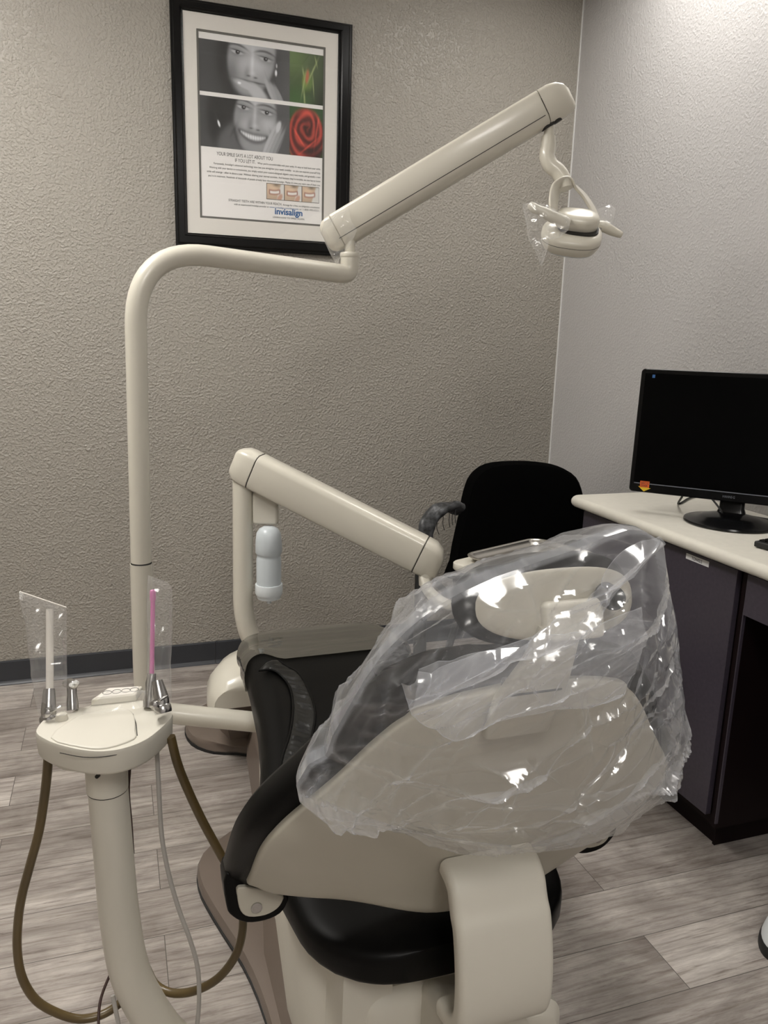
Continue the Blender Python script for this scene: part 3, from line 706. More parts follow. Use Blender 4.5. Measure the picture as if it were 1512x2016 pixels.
# --- seat cushion
YS = [1.06, 1.12, 1.25, 1.40, 1.55, 1.68, 1.82, 2.0, 2.15, 2.27, 2.34, 2.375, 2.385]
HW = [.245, .252, .275, .300, .285, .262, .25, .247, .25, .245, .225, .19, .14]
ZT = [.50, .50, .50, .505, .515, .535, .555, .572, .58, .578, .568, .555, .545]
TH = [.044, .045, .048, .055, .058, .055, .05, .045, .04, .038, .033, .025, .015]
def seat_z(x, y):
    hw = interp(y, YS, HW); u = abs(x - xc(y)) / hw
    bol = .030 * sstep(1.15, 1.5, y) * (1 - sstep(2.10, 2.25, y)) * sstep(.50, .80, u)
    return interp(y, YS, ZT) + bol
def seat_geo():
    rings = []; n = 48
    ys = sorted(set([1.037, 1.042, 1.05, 1.058] + list(np.linspace(1.07, 2.30, 44)) + YS[9:]))
    for y in ys:
        kr = math.sqrt(max(.03, 1 - (max(0, 1.20 - y) / .165) ** 2.4)); hw = interp(y, YS, HW) * (.35 + .65 * kr); zt = interp(y, YS, ZT) - .03 * (1 - kr); th = interp(y, YS, TH) * (.3 + .7 * kr); r = []
        for j in range(n):
            a = 2 * PI * j / n; c, s = math.cos(a), math.sin(a)
            x = hw * math.copysign(abs(c) ** .42, c); z = zt - th + th * math.copysign(abs(s) ** .55, s)
            if s > 0: z += (seat_z(xc(y) + x * .98, y) - zt) * s ** .4
            r.append(V((xc(y) + x, y, z)))
        rings.append(r)
    return skin(rings)
obj('seat', seat_geo(), M['black'], dc, angle=60)
# underside pan of the seat
obj('seat_pan', skin([[V((x, y, z)) for x, y in smooth2([(xc(1.12) - .18, 1.12), (xc(1.12) + .18, 1.12), (xc(1.4) + .24, 1.4), (xc(2.1) + .2, 2.1), (xc(2.3) + .14, 2.3), (xc(2.3) - .14, 2.3), (xc(2.1) - .2, 2.1), (xc(1.4) - .24, 1.4)], 4)] for z in (.385, .40, .455)]), M['beige2'], dc)
# pleated bands and stitched welts on both bolsters
OUT = [(509, 1322), (545, 1325), (569, 1352), (577, 1392), (571, 1445), (556, 1494), (543, 1557)]
INN = [(549, 1302), (585, 1325), (608, 1362), (620, 1405), (613, 1455), (600, 1511), (590, 1548)]
def on_seat(px, py):
    z = .56
    for _ in range(6):
        p = PL(px, py, 2, z); z = seat_z(p.x, p.y)
    return p
oo = spline([on_seat(*p) for p in OUT], 14); ii = spline([on_seat(*p) for p in INN], 14)
def band(m):
    k = 8; rings = []
    L_ = 0
    for i, (a, b) in enumerate(zip(oo, ii)):
        L_ += (oo[i] - oo[i - 1]).length if i else 0
        ring = []
        for j in range(k + 1):
            t = j / k; p = a.lerp(b, t); p = V((2 * xc(p.y) - p.x if m else p.x, p.y, 0)); p.z = seat_z(p.x, p.y)
            ple = .0022 * math.sin(L_ * 2 * PI / .020 + 1.5 * noise.noise(p * 12)) + .002 * noise.noise(V((p.x * 20, p.y * 160, 0)))
            p.z += .002 + (.0045 + ple) * math.sin(PI * t) ** .5; ring.append(p)
        rings.append(ring)
    return skin(rings, cap=False, closed=False)
for m in (0, 1):
    bd = obj('pleated_band', band(m), M['blackb'], dc)
    w = []
    for l in (oo, ii): w.append(tube([V((2 * xc(p.y) - p.x if m else p.x, p.y, seat_z(p.x, p.y) + .0025)) for p in l], .0032, 8))
    obj('welt', w, M['black'], bd)
# --- backrest: beige shell with black upholstery in front of it
WZ = [.50, .54, .60, .70, .77, .81, .84, .88, .92, .96, .985, 1.005, 1.022, 1.032]
WW = [.362, .372, .372, .366, .358, .330, .305, .270, .240, .215, .19, .165, .11, .04]
def sh_w(z): return sum(interp(min(z + d, 1.032 if z < 1.0 else z), WZ, WW) for d in (-.03, -.015, 0, .015, .03)) / 5 if z < .99 else interp(z, WZ, WW)
WSM = [sh_w(q) for q in np.linspace(.5, 1.032, 80)]; WSM = list(np.convolve([WSM[0]] * 4 + WSM + [WSM[-1]] * 4, np.ones(9) / 9, 'valid')); WSM[-6:] = [interp(q, WZ, WW) for q in np.linspace(.5, 1.032, 80)[-6:]]
XB = .540
def sh_yc(z): return interp(z, [.48, .60, .75, .90, 1.05], [1.075, 1.035, .975, .925, .885])
def sh_ye(z): return interp(z, [.48, .56, .66, .78, .90, 1.05], [.14, .115, .075, .045, .03, .01])   # how far the edges wrap forward
def sh_pt(u, z, grow=0, off=0):
    w = sh_w(z) + grow; x = u * w
    return V((XB + x, sh_yc(z) + sh_ye(z) * abs(u) ** 2.4 + off, z))
def sh_bot(u): return .545 + .060 * sstep(.10, .68, abs(u)) + .02 * sstep(.9, 1, abs(u))
def shell_geo(grow, off, thick, ztop, zlow=0, rim=.02):
    """shaped pad: rings from back face to front face"""
    nz, nu = 48, 48; grids = []
    def grid(o, inset):
        G = []
        for i in range(nz):
            t = i / (nz - 1); row = []
            for j in range(nu):
                u = -1 + 2 * j / (nu - 1); u = math.copysign(abs(u) ** .8, u)
                zb = sh_bot(u) - zlow + inset; zt = ztop - inset
                z = zb + (zt - zb) * (1 - (1 - t) ** 1.35)
                zz = min(max(z - (zlow and 0), .5), 1.04)
                w = interp((z - .5) / (ztop - .5), list(np.linspace(0, 1, 80)), WSM) + grow - inset
                row.append(V((XB + u * w, sh_yc(zz) + sh_ye(zz) * abs(u) ** 2.4 + o, z)))
            G.append(row)
        return G
    rings = []
    for o, ins in ((off, rim), (off + thick * .12, rim * .3), (off + thick * .35, 0), (off + thick * .7, 0), (off + thick * .92, rim * .4), (off + thick, rim)):
        G = grid(o, ins)
        loop = G[0][:] + [G[i][-1] for i in range(1, nz - 1)] + G[-1][::-1] + [G[i][0] for i in range(nz - 2, 0, -1)]
        rings.append((loop, G))
    geo = [skin([r[0] for r in rings], cap=False)]
    for G in (rings[0][1], rings[-1][1]): geo.append(skin(G, cap=False, closed=False))
    return geo
def welded(name, geos, m, parent, **k):
    o = obj(name, geos, m, parent, **k); bm = bmesh.new(); bm.from_mesh(o.data)
    bmesh.ops.remove_doubles(bm, verts=bm.verts, dist=1e-5); bmesh.ops.recalc_face_normals(bm, faces=bm.faces); bm.to_mesh(o.data); bm.free()
    for p in o.data.polygons: p.use_smooth = True
    return o
br_ = welded('backrest_shell', shell_geo(0, 0, .025, 1.032, rim=.006), M['shell'], dc, angle=60)
welded('backrest_cushion', shell_geo(.030, .022, .080, 1.066, zlow=.018, rim=.026), M['black'], dc, angle=60)
TAB = [(470, 1748), (520, 1752), (556, 1764), (557, 1774), (546, 1790), (522, 1803), (490, 1806), (474, 1795), (468, 1770)]
TABK = [(446, 1720), (520, 1735), (566, 1762), (566, 1778), (552, 1800), (522, 1814), (485, 1818), (458, 1806), (446, 1785)]
for m in (0, 1):
    def tp(x, y, yy):
        p = PL(x, y, 1, yy); return V((2 * .520 - p.x, p.y, p.z)) if m else p
    tb = obj('hinge_tab', prism([tp(*q, 1.142) for q in smooth2(TAB, 3)], (0, .014, 0)), M['shell'], br_, bevel=.003)
    obj('tab_trim', prism([tp(*q, 1.150) for q in smooth2(TABK, 3)], (0, .05, 0)), M['black'], dc, bevel=.010)
    obj('hinge_bolt', lathe(tp(505, 1786, 1.142), [(.0, .004), (.008, .004), (.0095, 0), (.0095, -.003), (.006, -.004), (.0, -.003)], axis=(0, 1, 0), n=20), M['chrome'], dc)
# support strap behind the shell
def strap():
    prof = [(.995, .700), (.968, .694), (.945, .677), (.930, .645), (.915, .62), (.900, .56), (.895, .50), (.905, .455), (.94, .425), (.98, .415)]
    pr = spline([(0, a, b) for a, b in prof], 5); rings = []
    for i, p in enumerate(pr):
        t = (pr[min(i + 1, len(pr) - 1)] - pr[max(i - 1, 0)]).normalized(); nrm = V((0, -t.z, t.y)) * -1
        if nrm.y < 0: nrm = -nrm
        rings.append((p + V((.535, 0, 0)) + nrm * .017, V((1, 0, 0)), nrm, rrect(.162, .034, .012, 4)))
    return sweep(rings)
obj('support_strap', strap(), M['beige2'], dc, angle=50)
obj('strap_arm', [hull([(.945, .535, .070, .070, .12, .42, .03), (1.0, .54, .075, .075, .12, .42, .03), (1.1, .55, .075, .075, .12, .38, .03)]), hull([(1.0, .595, .115, .105, .05, .34, .04), (1.015, .595, .128, .118, .05, .36, .045), (1.12, .595, .13, .12, .05, .36, .045)])], M['beige2'], dc)
# --- headrest
hc = V((.552, .868, 1.176)); hy = V((0, 1, -.25)).normalized(); hz = V((0, .25, 1)).normalized(); hx = V((1, 0, 0))
def lens(c, ax, ay, az, w, h, t, e=.8, n=48, k=10, conc=0):
    rings = []
    for i in range(k + 1):
        a = -PI / 2 + PI * i / k; rr = max(math.cos(a), .02) ** .6; d = math.sin(a) * t
        rings.append([c + ax * (w * rr * math.copysign(abs(math.cos(q)) ** e, math.cos(q))) + az * (h * rr * math.copysign(abs(math.sin(q)) ** e, math.sin(q))) + ay * (d + conc * (math.cos(q) * rr) ** 2) for q in [2 * PI * j / n for j in range(n)]])
    return skin(rings)
obj('headrest', lens(hc + hy * .036 - hz * .012, hx, hy, hz, .136, .064, .040, conc=.02), M['black'], dc)
hp = obj('headrest_plate', lens(hc - hy * .004 - hz * .016, hx, hy, hz, .120, .047, .014, conc=.02), M['shell'], dc)
obj('headrest_block', [obox(hc + V((.0, -.028, -.03)), hx * .042, hy * .016, hz * .026)], M['beige2'], hp, bevel=.008)
obj('headrest_knob', lathe(hc + V((.05, -.035, .0)), [(.0, -.016), (.014, -.016), (.016, -.01), (.016, .012)], axis=(0, 1, 0), n=20), M['rubber'], hp)
obj('headrest_stem', [sweep([(V((.515, .900, .96)), hx, V((0, 1, 0)), rrect(.10, .022, .008, 3)), (V((.52, .875, 1.03)), hx, V((0, 1, 0)), rrect(.105, .022, .008, 3)), (V((.528, .850, 1.09)), hx, V((0, 1, 0)), rrect(.075, .022, .008, 3)), (V((.535, .838, 1.14)), hx, V((0, 1, 0)), rrect(.06, .022, .008, 3))])], M['shell'], dc)
obj('stem_slot', [obox(V((.52, .872, 1.045)), hx * .042, V((0, .012, 0)), V((0, 0, .010)))], M['line'], dc, bevel=.003)

# ================================================================== TOE COVER (plastic)
def toe():
    rings = []; n = 60
    for i in range(26):
        y = 2.095 + .285 * i / 25
        hw = interp(y, YS, HW) + .007; zt = interp(y, YS, ZT); th = interp(y, YS, TH) + .006; r = []
        yo = y
        for j in range(n):
            a = 2 * PI * j / n; c, s = math.cos(a), math.sin(a)
            x = hw * math.copysign(abs(c) ** .42, c); z = zt - th + .006 + th * math.copysign(abs(s) ** .55, s)
            if s > 0: z += (seat_z(xc(y) + x * .95, y) - zt) * s ** .4
            p = V((xc(y) + x, y - .05 * sstep(.0, 1, 1 - i / 25) * (max(0, -c) ** 8) , z))
            k = .0035 * noise.noise(V((p.x * 5, p.y * 38, p.z * 10))) * (1 + 2 * max(0, -c) ** 3)
            k += .002 * abs(noise.noise(V((p.x * 8 + 3, p.y * 60, 1))))
            r.append(p + V((c * .6, 0, s)) * (k + .002))
        rings.append(r)
    return skin(rings, cap=False)
tc_ = obj('toe_board_cover', toe(), M['toefilm'], angle=80)
tag(tc_, 'smoky grey plastic sleeve stretched over the foot end of the dental chair', 'plastic cover')

# ================================================================== BIG CLEAR BAG OVER THE BACKREST
bn = V((0, -.955, -.29)).normalized(); bo0 = V((.55, .915, .95))
BAG = [(1305, 1068), (1268, 1045), (1238, 1043), (1190, 1058), (1130, 1083), (1060, 1106), (975, 1136), (905, 1168), (855, 1196), (800, 1242), (752, 1290), (715, 1342), (682, 1400), (655, 1448), (642, 1486), (607, 1505), (583, 1545), (590, 1580), (625, 1606), (690, 1618), (770, 1632), (900, 1655), (1030, 1672), (1130, 1652), (1235, 1608), (1308, 1530), (1334, 1478), (1342, 1440), (1346, 1370), (1338, 1300), (1332, 1225), (1316, 1150)]
bu = V((1, 0, 0)); bv = bn.cross(bu).normalized()
if bv.z < 0: bv = -bv
bp2 = []
for x, y in BAG:
    p = PN(x, y, bo0, bn) - bo0; bp2.append((p.dot(bu), p.dot(bv)))
def rdense(pts, n):
    pts = [np.array(p) for p in pts]; m = len(pts); segs = [np.linalg.norm(pts[(i + 1) % m] - pts[i]) for i in range(m)]; tot = sum(segs); out = []
    for k in range(n):
        s = tot * k / n; i = 0
        while s > segs[i]: s -= segs[i]; i += 1
        out.append(pts[i] + (pts[(i + 1) % m] - pts[i]) * s / segs[i])
    return out
bd2 = rdense(bp2, 420)
def ridge(q): return max(0, 1 - abs(noise.noise(q)) * 2.4) ** 2
def facet(q):
    d = noise.voronoi(q)[0]; return min(1, d[1] - d[0])
def crease(p, seed=0):
    """sharp folds: stretched ridges plus flat facets with hard edges"""
    w = noise.noise_vector(p * 4 + V((seed, 0, 0))) * .05
    q = V(((p.x + p.z * .8) * 3.0 + seed, (p.z - p.x * .55) * 11, p.y * 3)) + w * 6
    a = ridge(q)
    b = 1 - facet(V((p.x * 9 + seed, p.z * 9, seed)) + w * 14)
    c = 1 - facet(V(((p.x + p.z) * 13 - seed, (p.z - p.x) * 22, seed)) + w * 16)
    return .50 * a + .42 * b ** 1.5 + .22 * c ** 1.5
def fold_attr(o, vals):
    a = o.data.attributes.new('fold', 'FLOAT', 'POINT'); n = len(o.data.vertices); a.data.foreach_set('value', np.array(vals[:n], np.float32))
def folds(Q, seed, n, ang, spread, lo, hi, wd, ht, region):
    """sum of n sharp-crested straight folds over 2D points Q -> displacement, crest strength"""
    rs = np.random.RandomState(seed); d = np.zeros(len(Q)); c = np.zeros(len(Q))
    (x0, x1), (y0, y1) = region
    for _ in range(n):
        cx, cy = rs.uniform(x0, x1), rs.uniform(y0, y1); th = math.radians((ang(cx, cy) if callable(ang) else ang) + rs.normal() * spread)
        L_ = rs.uniform(lo, hi) / 2; w = rs.uniform(*wd); h = rs.uniform(*ht) * (1 if rs.rand() < .7 else -1); bend = rs.normal() * .5
        dx, dy = Q[:, 0] - cx, Q[:, 1] - cy; u = (dx * math.cos(th) + dy * math.sin(th)) / L_
        v = -dx * math.sin(th) + dy * math.cos(th) + bend * L_ * u * u * .3
        win = np.exp(-(u * u) ** 1.5)
        r = np.where(v > 0, v / w, -v / (w * .45))
        d += h * np.exp(-r) * win; c += abs(h) / ht[1] * np.exp(-(v / .0016) ** 2) * win
    return d, c
def bag_ang(x, y):   # direction the folds run in at (x, y)
    return interp(y + .35 * x, [-.25, -.1, .05, .25], [-8, 8, 32, 42])
REG = ((-.36, .32), (-.22, .32))
def bag_sheet(side, T, seed, flat, power):
    nr = 130; nb = len(bd2); B = np.array(bd2); c = np.array([.02, -.03])
    s = np.linspace(.004, 1, nr + 1)[:, None, None]; Q = (c + (B - c)[None] * s).reshape(-1, 2)
    sf = np.repeat(np.linspace(.004, 1, nr + 1), nb)
    d1, c1 = folds(Q, seed, 58, bag_ang, 18, .12, .45, (.008, .028), (.005, .016), REG)
    d2, c2 = folds(Q, seed + 1, 150, bag_ang, 42, .03, .13, (.004, .012), (.002, .007), REG)
    # creases gathered at the lower hem and at the left hip, following the outline
    d3, c3 = folds(np.stack([np.tile(np.arange(nb) / nb, nr + 1), sf], 1), seed + 2, 70, 0, 3, .04, .16, (.012, .035), (.002, .006), ((0, 1), (.55, .98)))
    for k, (reg, an) in enumerate(((((-.36, -.20), (-.16, .02)), 62), (((.20, .31), (-.12, .02)), 50), (((-.05, .25), (.10, .26)), 48))):
        dd, cc = folds(Q, seed + 5 + k, 34, an, 20, .05, .17, (.004, .010), (.003, .009), reg); d2 = d2 + dd; c2 = c2 + cc
    fade = np.clip((1 - sf) * 14, 0, 1)
    dome = T * np.maximum(0, 1 - sf ** flat) ** power
    low = np.array([noise.noise(V((q[0] * 6 + seed, q[1] * 6, .3))) for q in Q]) * .012
    off = side * (dome + (d1 + d2 + d3 * .8 + low) * fade)
    P3 = np.array(bo0)[None] + Q[:, :1] * np.array(bu)[None] + Q[:, 1:] * np.array(bv)[None] + off[:, None] * np.array(bn)[None]
    fold = np.clip(.55 * c1 + .45 * c2 + .35 * c3 + .7 * (sf > .992), 0, 1)
    rings = [[V(p) for p in P3[i * nb:(i + 1) * nb]] for i in range(nr + 1)]
    return skin(rings, cap=False), fold
bag = thing('plastic_chair_cover', 'large crumpled clear plastic bag draped over the headrest and backrest', 'plastic cover', bo0)
g_, f_ = bag_sheet(1, .105, 3, 2.0, .8); fold_attr(obj('rear_sheet', g_, M['film'], bag, angle=28), f_)
g_, f_ = bag_sheet(-1, .17, 9, 2.6, .6); fold_attr(obj('front_sheet', g_, M['film'], bag, angle=28), f_)
# the folded opening: a band from the top corner down across the bag, and a flap hanging from it
def flap(pts, lift, seed, ang, nu=150, nv=60, bulge=.012):
    A, B = pts
    a = spline([PN(x, y, bo0 + bn * lift, bn) for x, y in A], 12); b = spline([PN(x, y, bo0 + bn * lift, bn) for x, y in B], 12)
    def at(l, t):
        f = t * (len(l) - 1); i = min(int(f), len(l) - 2); return l[i].lerp(l[i + 1], f - i)
    pts3 = np.array([at(a, i / nu).lerp(at(b, i / nu), j / nv) for i in range(nu + 1) for j in range(nv + 1)])
    rel = pts3 - np.array(bo0); Q = np.stack([rel @ np.array(bu), rel @ np.array(bv)], 1); tj = np.tile(np.arange(nv + 1) / nv, nu + 1)
    reg = ((Q[:, 0].min(), Q[:, 0].max()), (Q[:, 1].min(), Q[:, 1].max()))
    d1, c1 = folds(Q, seed, 26, ang, 14, .08, .30, (.008, .022), (.003, .010), reg)
    d2, c2 = folds(Q, seed + 1, 60, ang, 50, .02, .08, (.004, .010), (.0015, .0045), reg)
    off = d1 + d2 + bulge * np.sin(PI * tj)
    P3 = pts3 + off[:, None] * np.array(bn)[None]
    fold = np.clip(.34 + .6 * c1 + .45 * c2 + .8 * ((tj < .01) | (tj > .985)), 0, 1)
    return skin([[V(p) for p in P3[i * (nv + 1):(i + 1) * (nv + 1)]] for i in range(nu + 1)], cap=False, closed=False), fold
g_, f_ = flap(([(1290, 1048), (1215, 1085), (1150, 1160), (1115, 1215), (1062, 1246), (1000, 1262), (900, 1290), (825, 1318)],
               [(1306, 1070), (1262, 1120), (1200, 1190), (1150, 1250), (1090, 1285), (1020, 1300), (930, 1345), (800, 1400)]), .120, 17, 35)
fold_attr(obj('opening_band', g_, M['film'], bag, angle=28), f_)
g_, f_ = flap(([(822, 1320), (900, 1300), (1000, 1270), (1062, 1250), (1120, 1240), (1200, 1215), (1258, 1190)],
               [(790, 1345), (815, 1412), (880, 1450), (960, 1425), (1080, 1395), (1185, 1380), (1240, 1330)]), .112, 42, 38)
fold_attr(obj('folded_flap', g_, M['film'], bag, angle=28), f_)

# ================================================================== DENTAL LIGHT
dl = thing('dental_light', 'beige post-mounted dental lamp with long overhead arm, rising left of the chair', 'dental lamp', (.06, 2.1, .40))
yp = 2.1; r0 = .0265
zs = PL(270, 600, 1, yp)
corner = V((PL(268, 505, 1, yp).x, yp, 1.672))
e1 = P(688, 541, 2.27)
post = bent([V((.40, 2.06, .395)), V((.30, 2.07, .40)), V((.065, 2.1, .435)), V((.048, yp, .60)), V((.056, yp, 1.55)), V((.062, yp, 1.70)), e1 + V((0, 0, .0))], [.06, .10, .02, .06, .16], 12)
low = bent([V((.44, 2.05, .395)), V((.20, 2.08, .44)), V((.045, yp, .47)), V((.043, yp, .60)), V((.047, yp, .894))], [.04, .13, .04], 12)
hi = bent([V((.047, yp, .898)), V((.060, yp, 1.695)), e1, e1 + V((0, 0, .052))], [.19, .028], 14)
obj('lower_post', tube(low, .0285, 32), M['beige'], dl)
obj('upper_post', tube(hi, r0, 32), M['beige'], dl)
obj('post_collar', lathe(V((.047, yp, .894)), [(.0285, -.002), (.0275, .0), (.0265, .004)], n=32), M['line'], dl)
obj('swivel_ring', lathe(e1 + V((0, 0, .048)), [(.0, 0), (.0275, 0), (.0285, .003), (.0285, .010), (.0265, .013), (.015, .014), (.0145, .045), (0, .046)], n=32), M['beige'], dl)
# spring arm
A0 = P(657, 462, 2.26); A1 = P(1112, 190, 2.20)
ad_ = (A1 - A0).normalized(); aup = V((0, 0, 1)); aside = ad_.cross(aup).normalized(); aup = aside.cross(ad_).normalized()
# the side that faces the camera is -aside or +aside; the section is a rounded box with a chamfered belly
def armsec(w, h, ch, r=.010):
    base = [(-w / 2, h / 2 - r), (-w / 2 + r * .3, h / 2 - r * .3), (-w / 2 + r, h / 2), (w / 2 - r, h / 2), (w / 2 - r * .3, h / 2 - r * .3), (w / 2, h / 2 - r), (w / 2, -h / 2 + ch), (w / 2 - ch * .35, -h / 2 + ch * .35), (w / 2 - ch, -h / 2), (-w / 2 + ch, -h / 2), (-w / 2 + ch * .35, -h / 2 + ch * .35), (-w / 2, -h / 2 + ch)]
    return base
L_ = (A1 - A0).length
W1, H1 = .082, .098
so = smooth2(armsec(W1, H1, .026), 1)
obj('arm_cover', sweep([(A0 + ad_ * (.012 + (L_ - .085) * t), aside, aup, [(a * k, b * k) for a, b in so]) for t, k in ((0, .97), (.006, 1), (1, 1))]), M['beige'], dl, bevel=.004, angle=40)
endc = [(A0 + ad_ * (L_ - .072 + d), aside, aup, [(a * k, b * k2 + sh) for a, b in so]) for d, k, k2, sh in ((0, 1, 1, 0), (.03, .99, .99, 0), (.055, .93, .93, -.003), (.072, .80, .80, -.008), (.082, .60, .58, -.014), (.086, .3, .3, -.018))]
obj('arm_end_cap', sweep(endc), M['beige'], dl, angle=60)
obj('arm_rear_cap', sweep([(A0 + ad_ * d, aside, aup, [(a * k, b * k) for a, b in so]) for d, k in ((-.030, .45), (-.026, .7), (-.014, .9), (.0, .965), (.0115, .97))]), M['beige'], dl, angle=60)
sd = -1 if aside.dot(cf) > 0 else 1
seam = [obox(A0 + ad_ * (L_ * .45) + aside * (sd * (W1 / 2 + .0002)) - aup * (H1 / 2 - .028), ad_ * (L_ * .44), aup * .0009, aside * .0006),
        obox(A0 + ad_ * (L_ - .0725), ad_ * .0006, aup * (H1 / 2 + .0004), aside * (W1 / 2 + .0004)) if False else obox(A0 + ad_ * (L_ - .073) + aside * (sd * (W1 / 2 + .0001)), ad_ * .0006, aup * (H1 / 2 - .026), aside * .0004)]
obj('arm_seam', seam, M['line'], dl, smooth=False)
K1 = P(1084, 262, 2.21)
obj('knuckle_slot', [lathe(K1 + V((0, 0, .021)) + ad_ * k, [(0, -.003), (.015, -.003), (.015, .006), (0, .006)], axis=tuple(aup), n=24) for k in (-.015, .0, .018)], M['line'], dl)
# neck
n1 = [P(1082, 235, 2.21), P(1081, 262, 2.21), P(1079, 275, 2.21)]
obj('neck_pin', tube(n1, .0145, 20), M['beige'], dl)
nk = spline([P(1080, 270, 2.21), P(1079, 290, 2.21), P(1077, 308, 2.21), P(1084, 325, 2.21), P(1098, 337, 2.21), P(1108, 352, 2.21), P(1113, 372, 2.21)], 6)
obj('neck', tube(nk, [.0200 + .0018 * min(1, i / 8) for i in range(len(nk))], 28), M['beige'], dl)
# yoke: a flat band arching over the head
Dh = 2.21
def band_sweep(path, w, t, wd):
    secs = []
    for i, p in enumerate(path):
        tg = (path[min(i + 1, len(path) - 1)] - path[max(i - 1, 0)]).normalized(); wv = (wd[i] - tg * wd[i].dot(tg)).normalized(); th = tg.cross(wv)
        wi = w[i] if isinstance(w, list) else w
        secs.append((p, wv, th, rrect(wi, t, t * .4, 3)))
    return sweep(secs)
depth = cf * 1.0
yk = spline([P(1090, 418, Dh - .03), P(1090, 392, Dh - .03), P(1097, 370, Dh - .015), P(1118, 360, Dh), P(1143, 378, Dh + .02), P(1163, 405, Dh + .03), P(1175, 432, Dh + .03)], 8)
wds = [(cf * .75 + cr * .65) for _ in yk]
obj('yoke', band_sweep(yk, .044, .008, wds), M['beige'], dl, angle=60)
# head body frame
fh = V((cf.x, cf.y, 0)).normalized(); rh = V((cr.x, cr.y, 0)).normalized(); zz = V((0, 0, 1))
e3 = (zz * math.cos(math.radians(36)) - fh * math.sin(math.radians(36))); e1_ = (rh * math.cos(math.radians(19)) - zz * math.sin(math.radians(19))); e1_ = (e1_ - e3 * e1_.dot(e3)).normalized(); e2_ = e3.cross(e1_)
HC = P(1124, 468, Dh)
def hsec(h, sx, sy, e=.75, n=44, dx=0, dy=0, warp=0):
    out = []
    for q in [2 * PI * j / n for j in range(n)]:
        c, s = math.cos(q), math.sin(q); x = .084 * sx * math.copysign(abs(c) ** e, c) + dx; y = .066 * sy * math.copysign(abs(s) ** e, s) + dy
        out.append(HC + e1_ * x + e2_ * y + e3 * (h + warp * (math.cos(q) ** 2 - .5)))
    return out
hd = obj('lamp_head', skin([hsec(-.026, .86, .86), hsec(-.012, .96, .96), hsec(.0, 1, 1), hsec(.012, 1, 1), hsec(.019, .97, .95), hsec(.024, .88, .80, dy=.006), hsec(.027, .5, .45, dy=.012)]), M['beige'], dl, angle=50)
obj('head_seam', skin([hsec(.0015, 1.003, 1.003), hsec(.0028, 1.003, 1.003)], cap=False), M['line'], hd)
obj('lens', skin([hsec(-.031, .80, .80), hsec(-.029, .83, .83), hsec(-.0255, .84, .84)]), M['milky2'], hd)
obj('pivot_block', skin([hsec(.022, .62, .52, dx=.008, dy=.020), hsec(.030, .70, .58, dx=.008, dy=.020), hsec(.052, .72, .58, dx=.008, dy=.020), hsec(.062, .64, .50, dx=.008, dy=.020), hsec(.066, .45, .3, dx=.006, dy=.022)]), M['beige'], dl, angle=50)
obj('pivot_gap', skin([hsec(.0225, .68, .58, dx=.014, dy=.006), hsec(.029, .68, .58, dx=.014, dy=.006)]), M['line'], dl)
hl = spline([P(1044, 404, Dh - .06), P(1054, 411, Dh - .06), P(1070, 417, Dh - .06), P(1090, 428, Dh - .055), P(1108, 436, Dh - .05), P(1118, 438, Dh - .05)], 4)
obj('handle', tube(hl, [interp(i / (len(hl) - 1), [0, .12, .3, .6, .85, 1], [.010, .0135, .0125, .0165, .0175, .013]) for i in range(len(hl))], 20, round_end=2), M['beige'], dl)
hl = spline([P(1176, 443, Dh + .04), P(1190, 447, Dh + .04), P(1206, 455, Dh + .04), P(1222, 462, Dh + .04)], 5)
obj('handle', tube(hl, [interp(i / (len(hl) - 1), [0, .2, .6, 1], [.013, .0155, .014, .0095]) for i in range(len(hl))], 20, round_end=2), M['beige'], dl)
obj('handle_screw', lathe(P(1181, 452, Dh + .015), [(0, -.003), (.004, -.003), (.004, .006)], axis=tuple(-cf), n=12), M['chrome'], dl)
obj('indicator', lathe(P(1169, 449, Dh - .02), [(0, -.002), (.002, -.002), (.002, .004)], axis=tuple(-cf), n=10), M['orange'], hd)

def crumple_sheet(name, pts, D, m, label, cat, depth=.012, seed=0, amp=.004, grp=None, parent=None, res=10):
    """small two-sided plastic sleeve from an outline in the picture at distance D"""
    c2 = np.mean(np.array(pts, float), axis=0); out = rdense(pts, 90); geos = []
    for side in (1, -1):
        rings = []
        for i in range(res + 1):
            s = max(i / res, .01); r = []
            for q in out:
                x, y = c2 + (q - c2) * s; p = P(x, y, D); k = amp * (1 - 2 * abs(noise.noise(p * 26 + V((seed, 0, side * 3)))) * 2) * min(1, (1 - s) * 5)
                r.append(p - cf * side * (depth * (1 - s * s) ** .5 + k))
            rings.append(r)
        geos.append(skin(rings, cap=False))
    o = obj(name, geos, m, parent, angle=25)
    if parent is None: tag(o, label, cat, grp)
    return o
crumple_sheet('joint_sleeve', [(637, 440), (660, 428), (690, 410), (690, 432), (704, 452), (692, 478), (668, 508), (663, 522), (650, 500), (640, 478), (632, 458)], 2.22, M['film2'], 'clear plastic wrap around the lower joint of the lamp arm', 'plastic sleeve', .06, 1, .006)
crumple_sheet('handle_sleeve', [(1028, 402), (1050, 396), (1078, 404), (1108, 420), (1124, 430), (1120, 452), (1102, 468), (1078, 470), (1076, 498), (1066, 526), (1056, 500), (1040, 470), (1036, 440)], Dh - .08, M['film2'], 'clear plastic sleeve on the left handle of the lamp head', 'plastic sleeve', .03, 4, .008)
crumple_sheet('handle_sleeve', [(1176, 412), (1198, 402), (1212, 412), (1208, 436), (1196, 448), (1182, 446)], Dh + .03, M['film2'], 'clear plastic wrap on the right handle of the lamp head', 'plastic sleeve', .02, 7, .005)

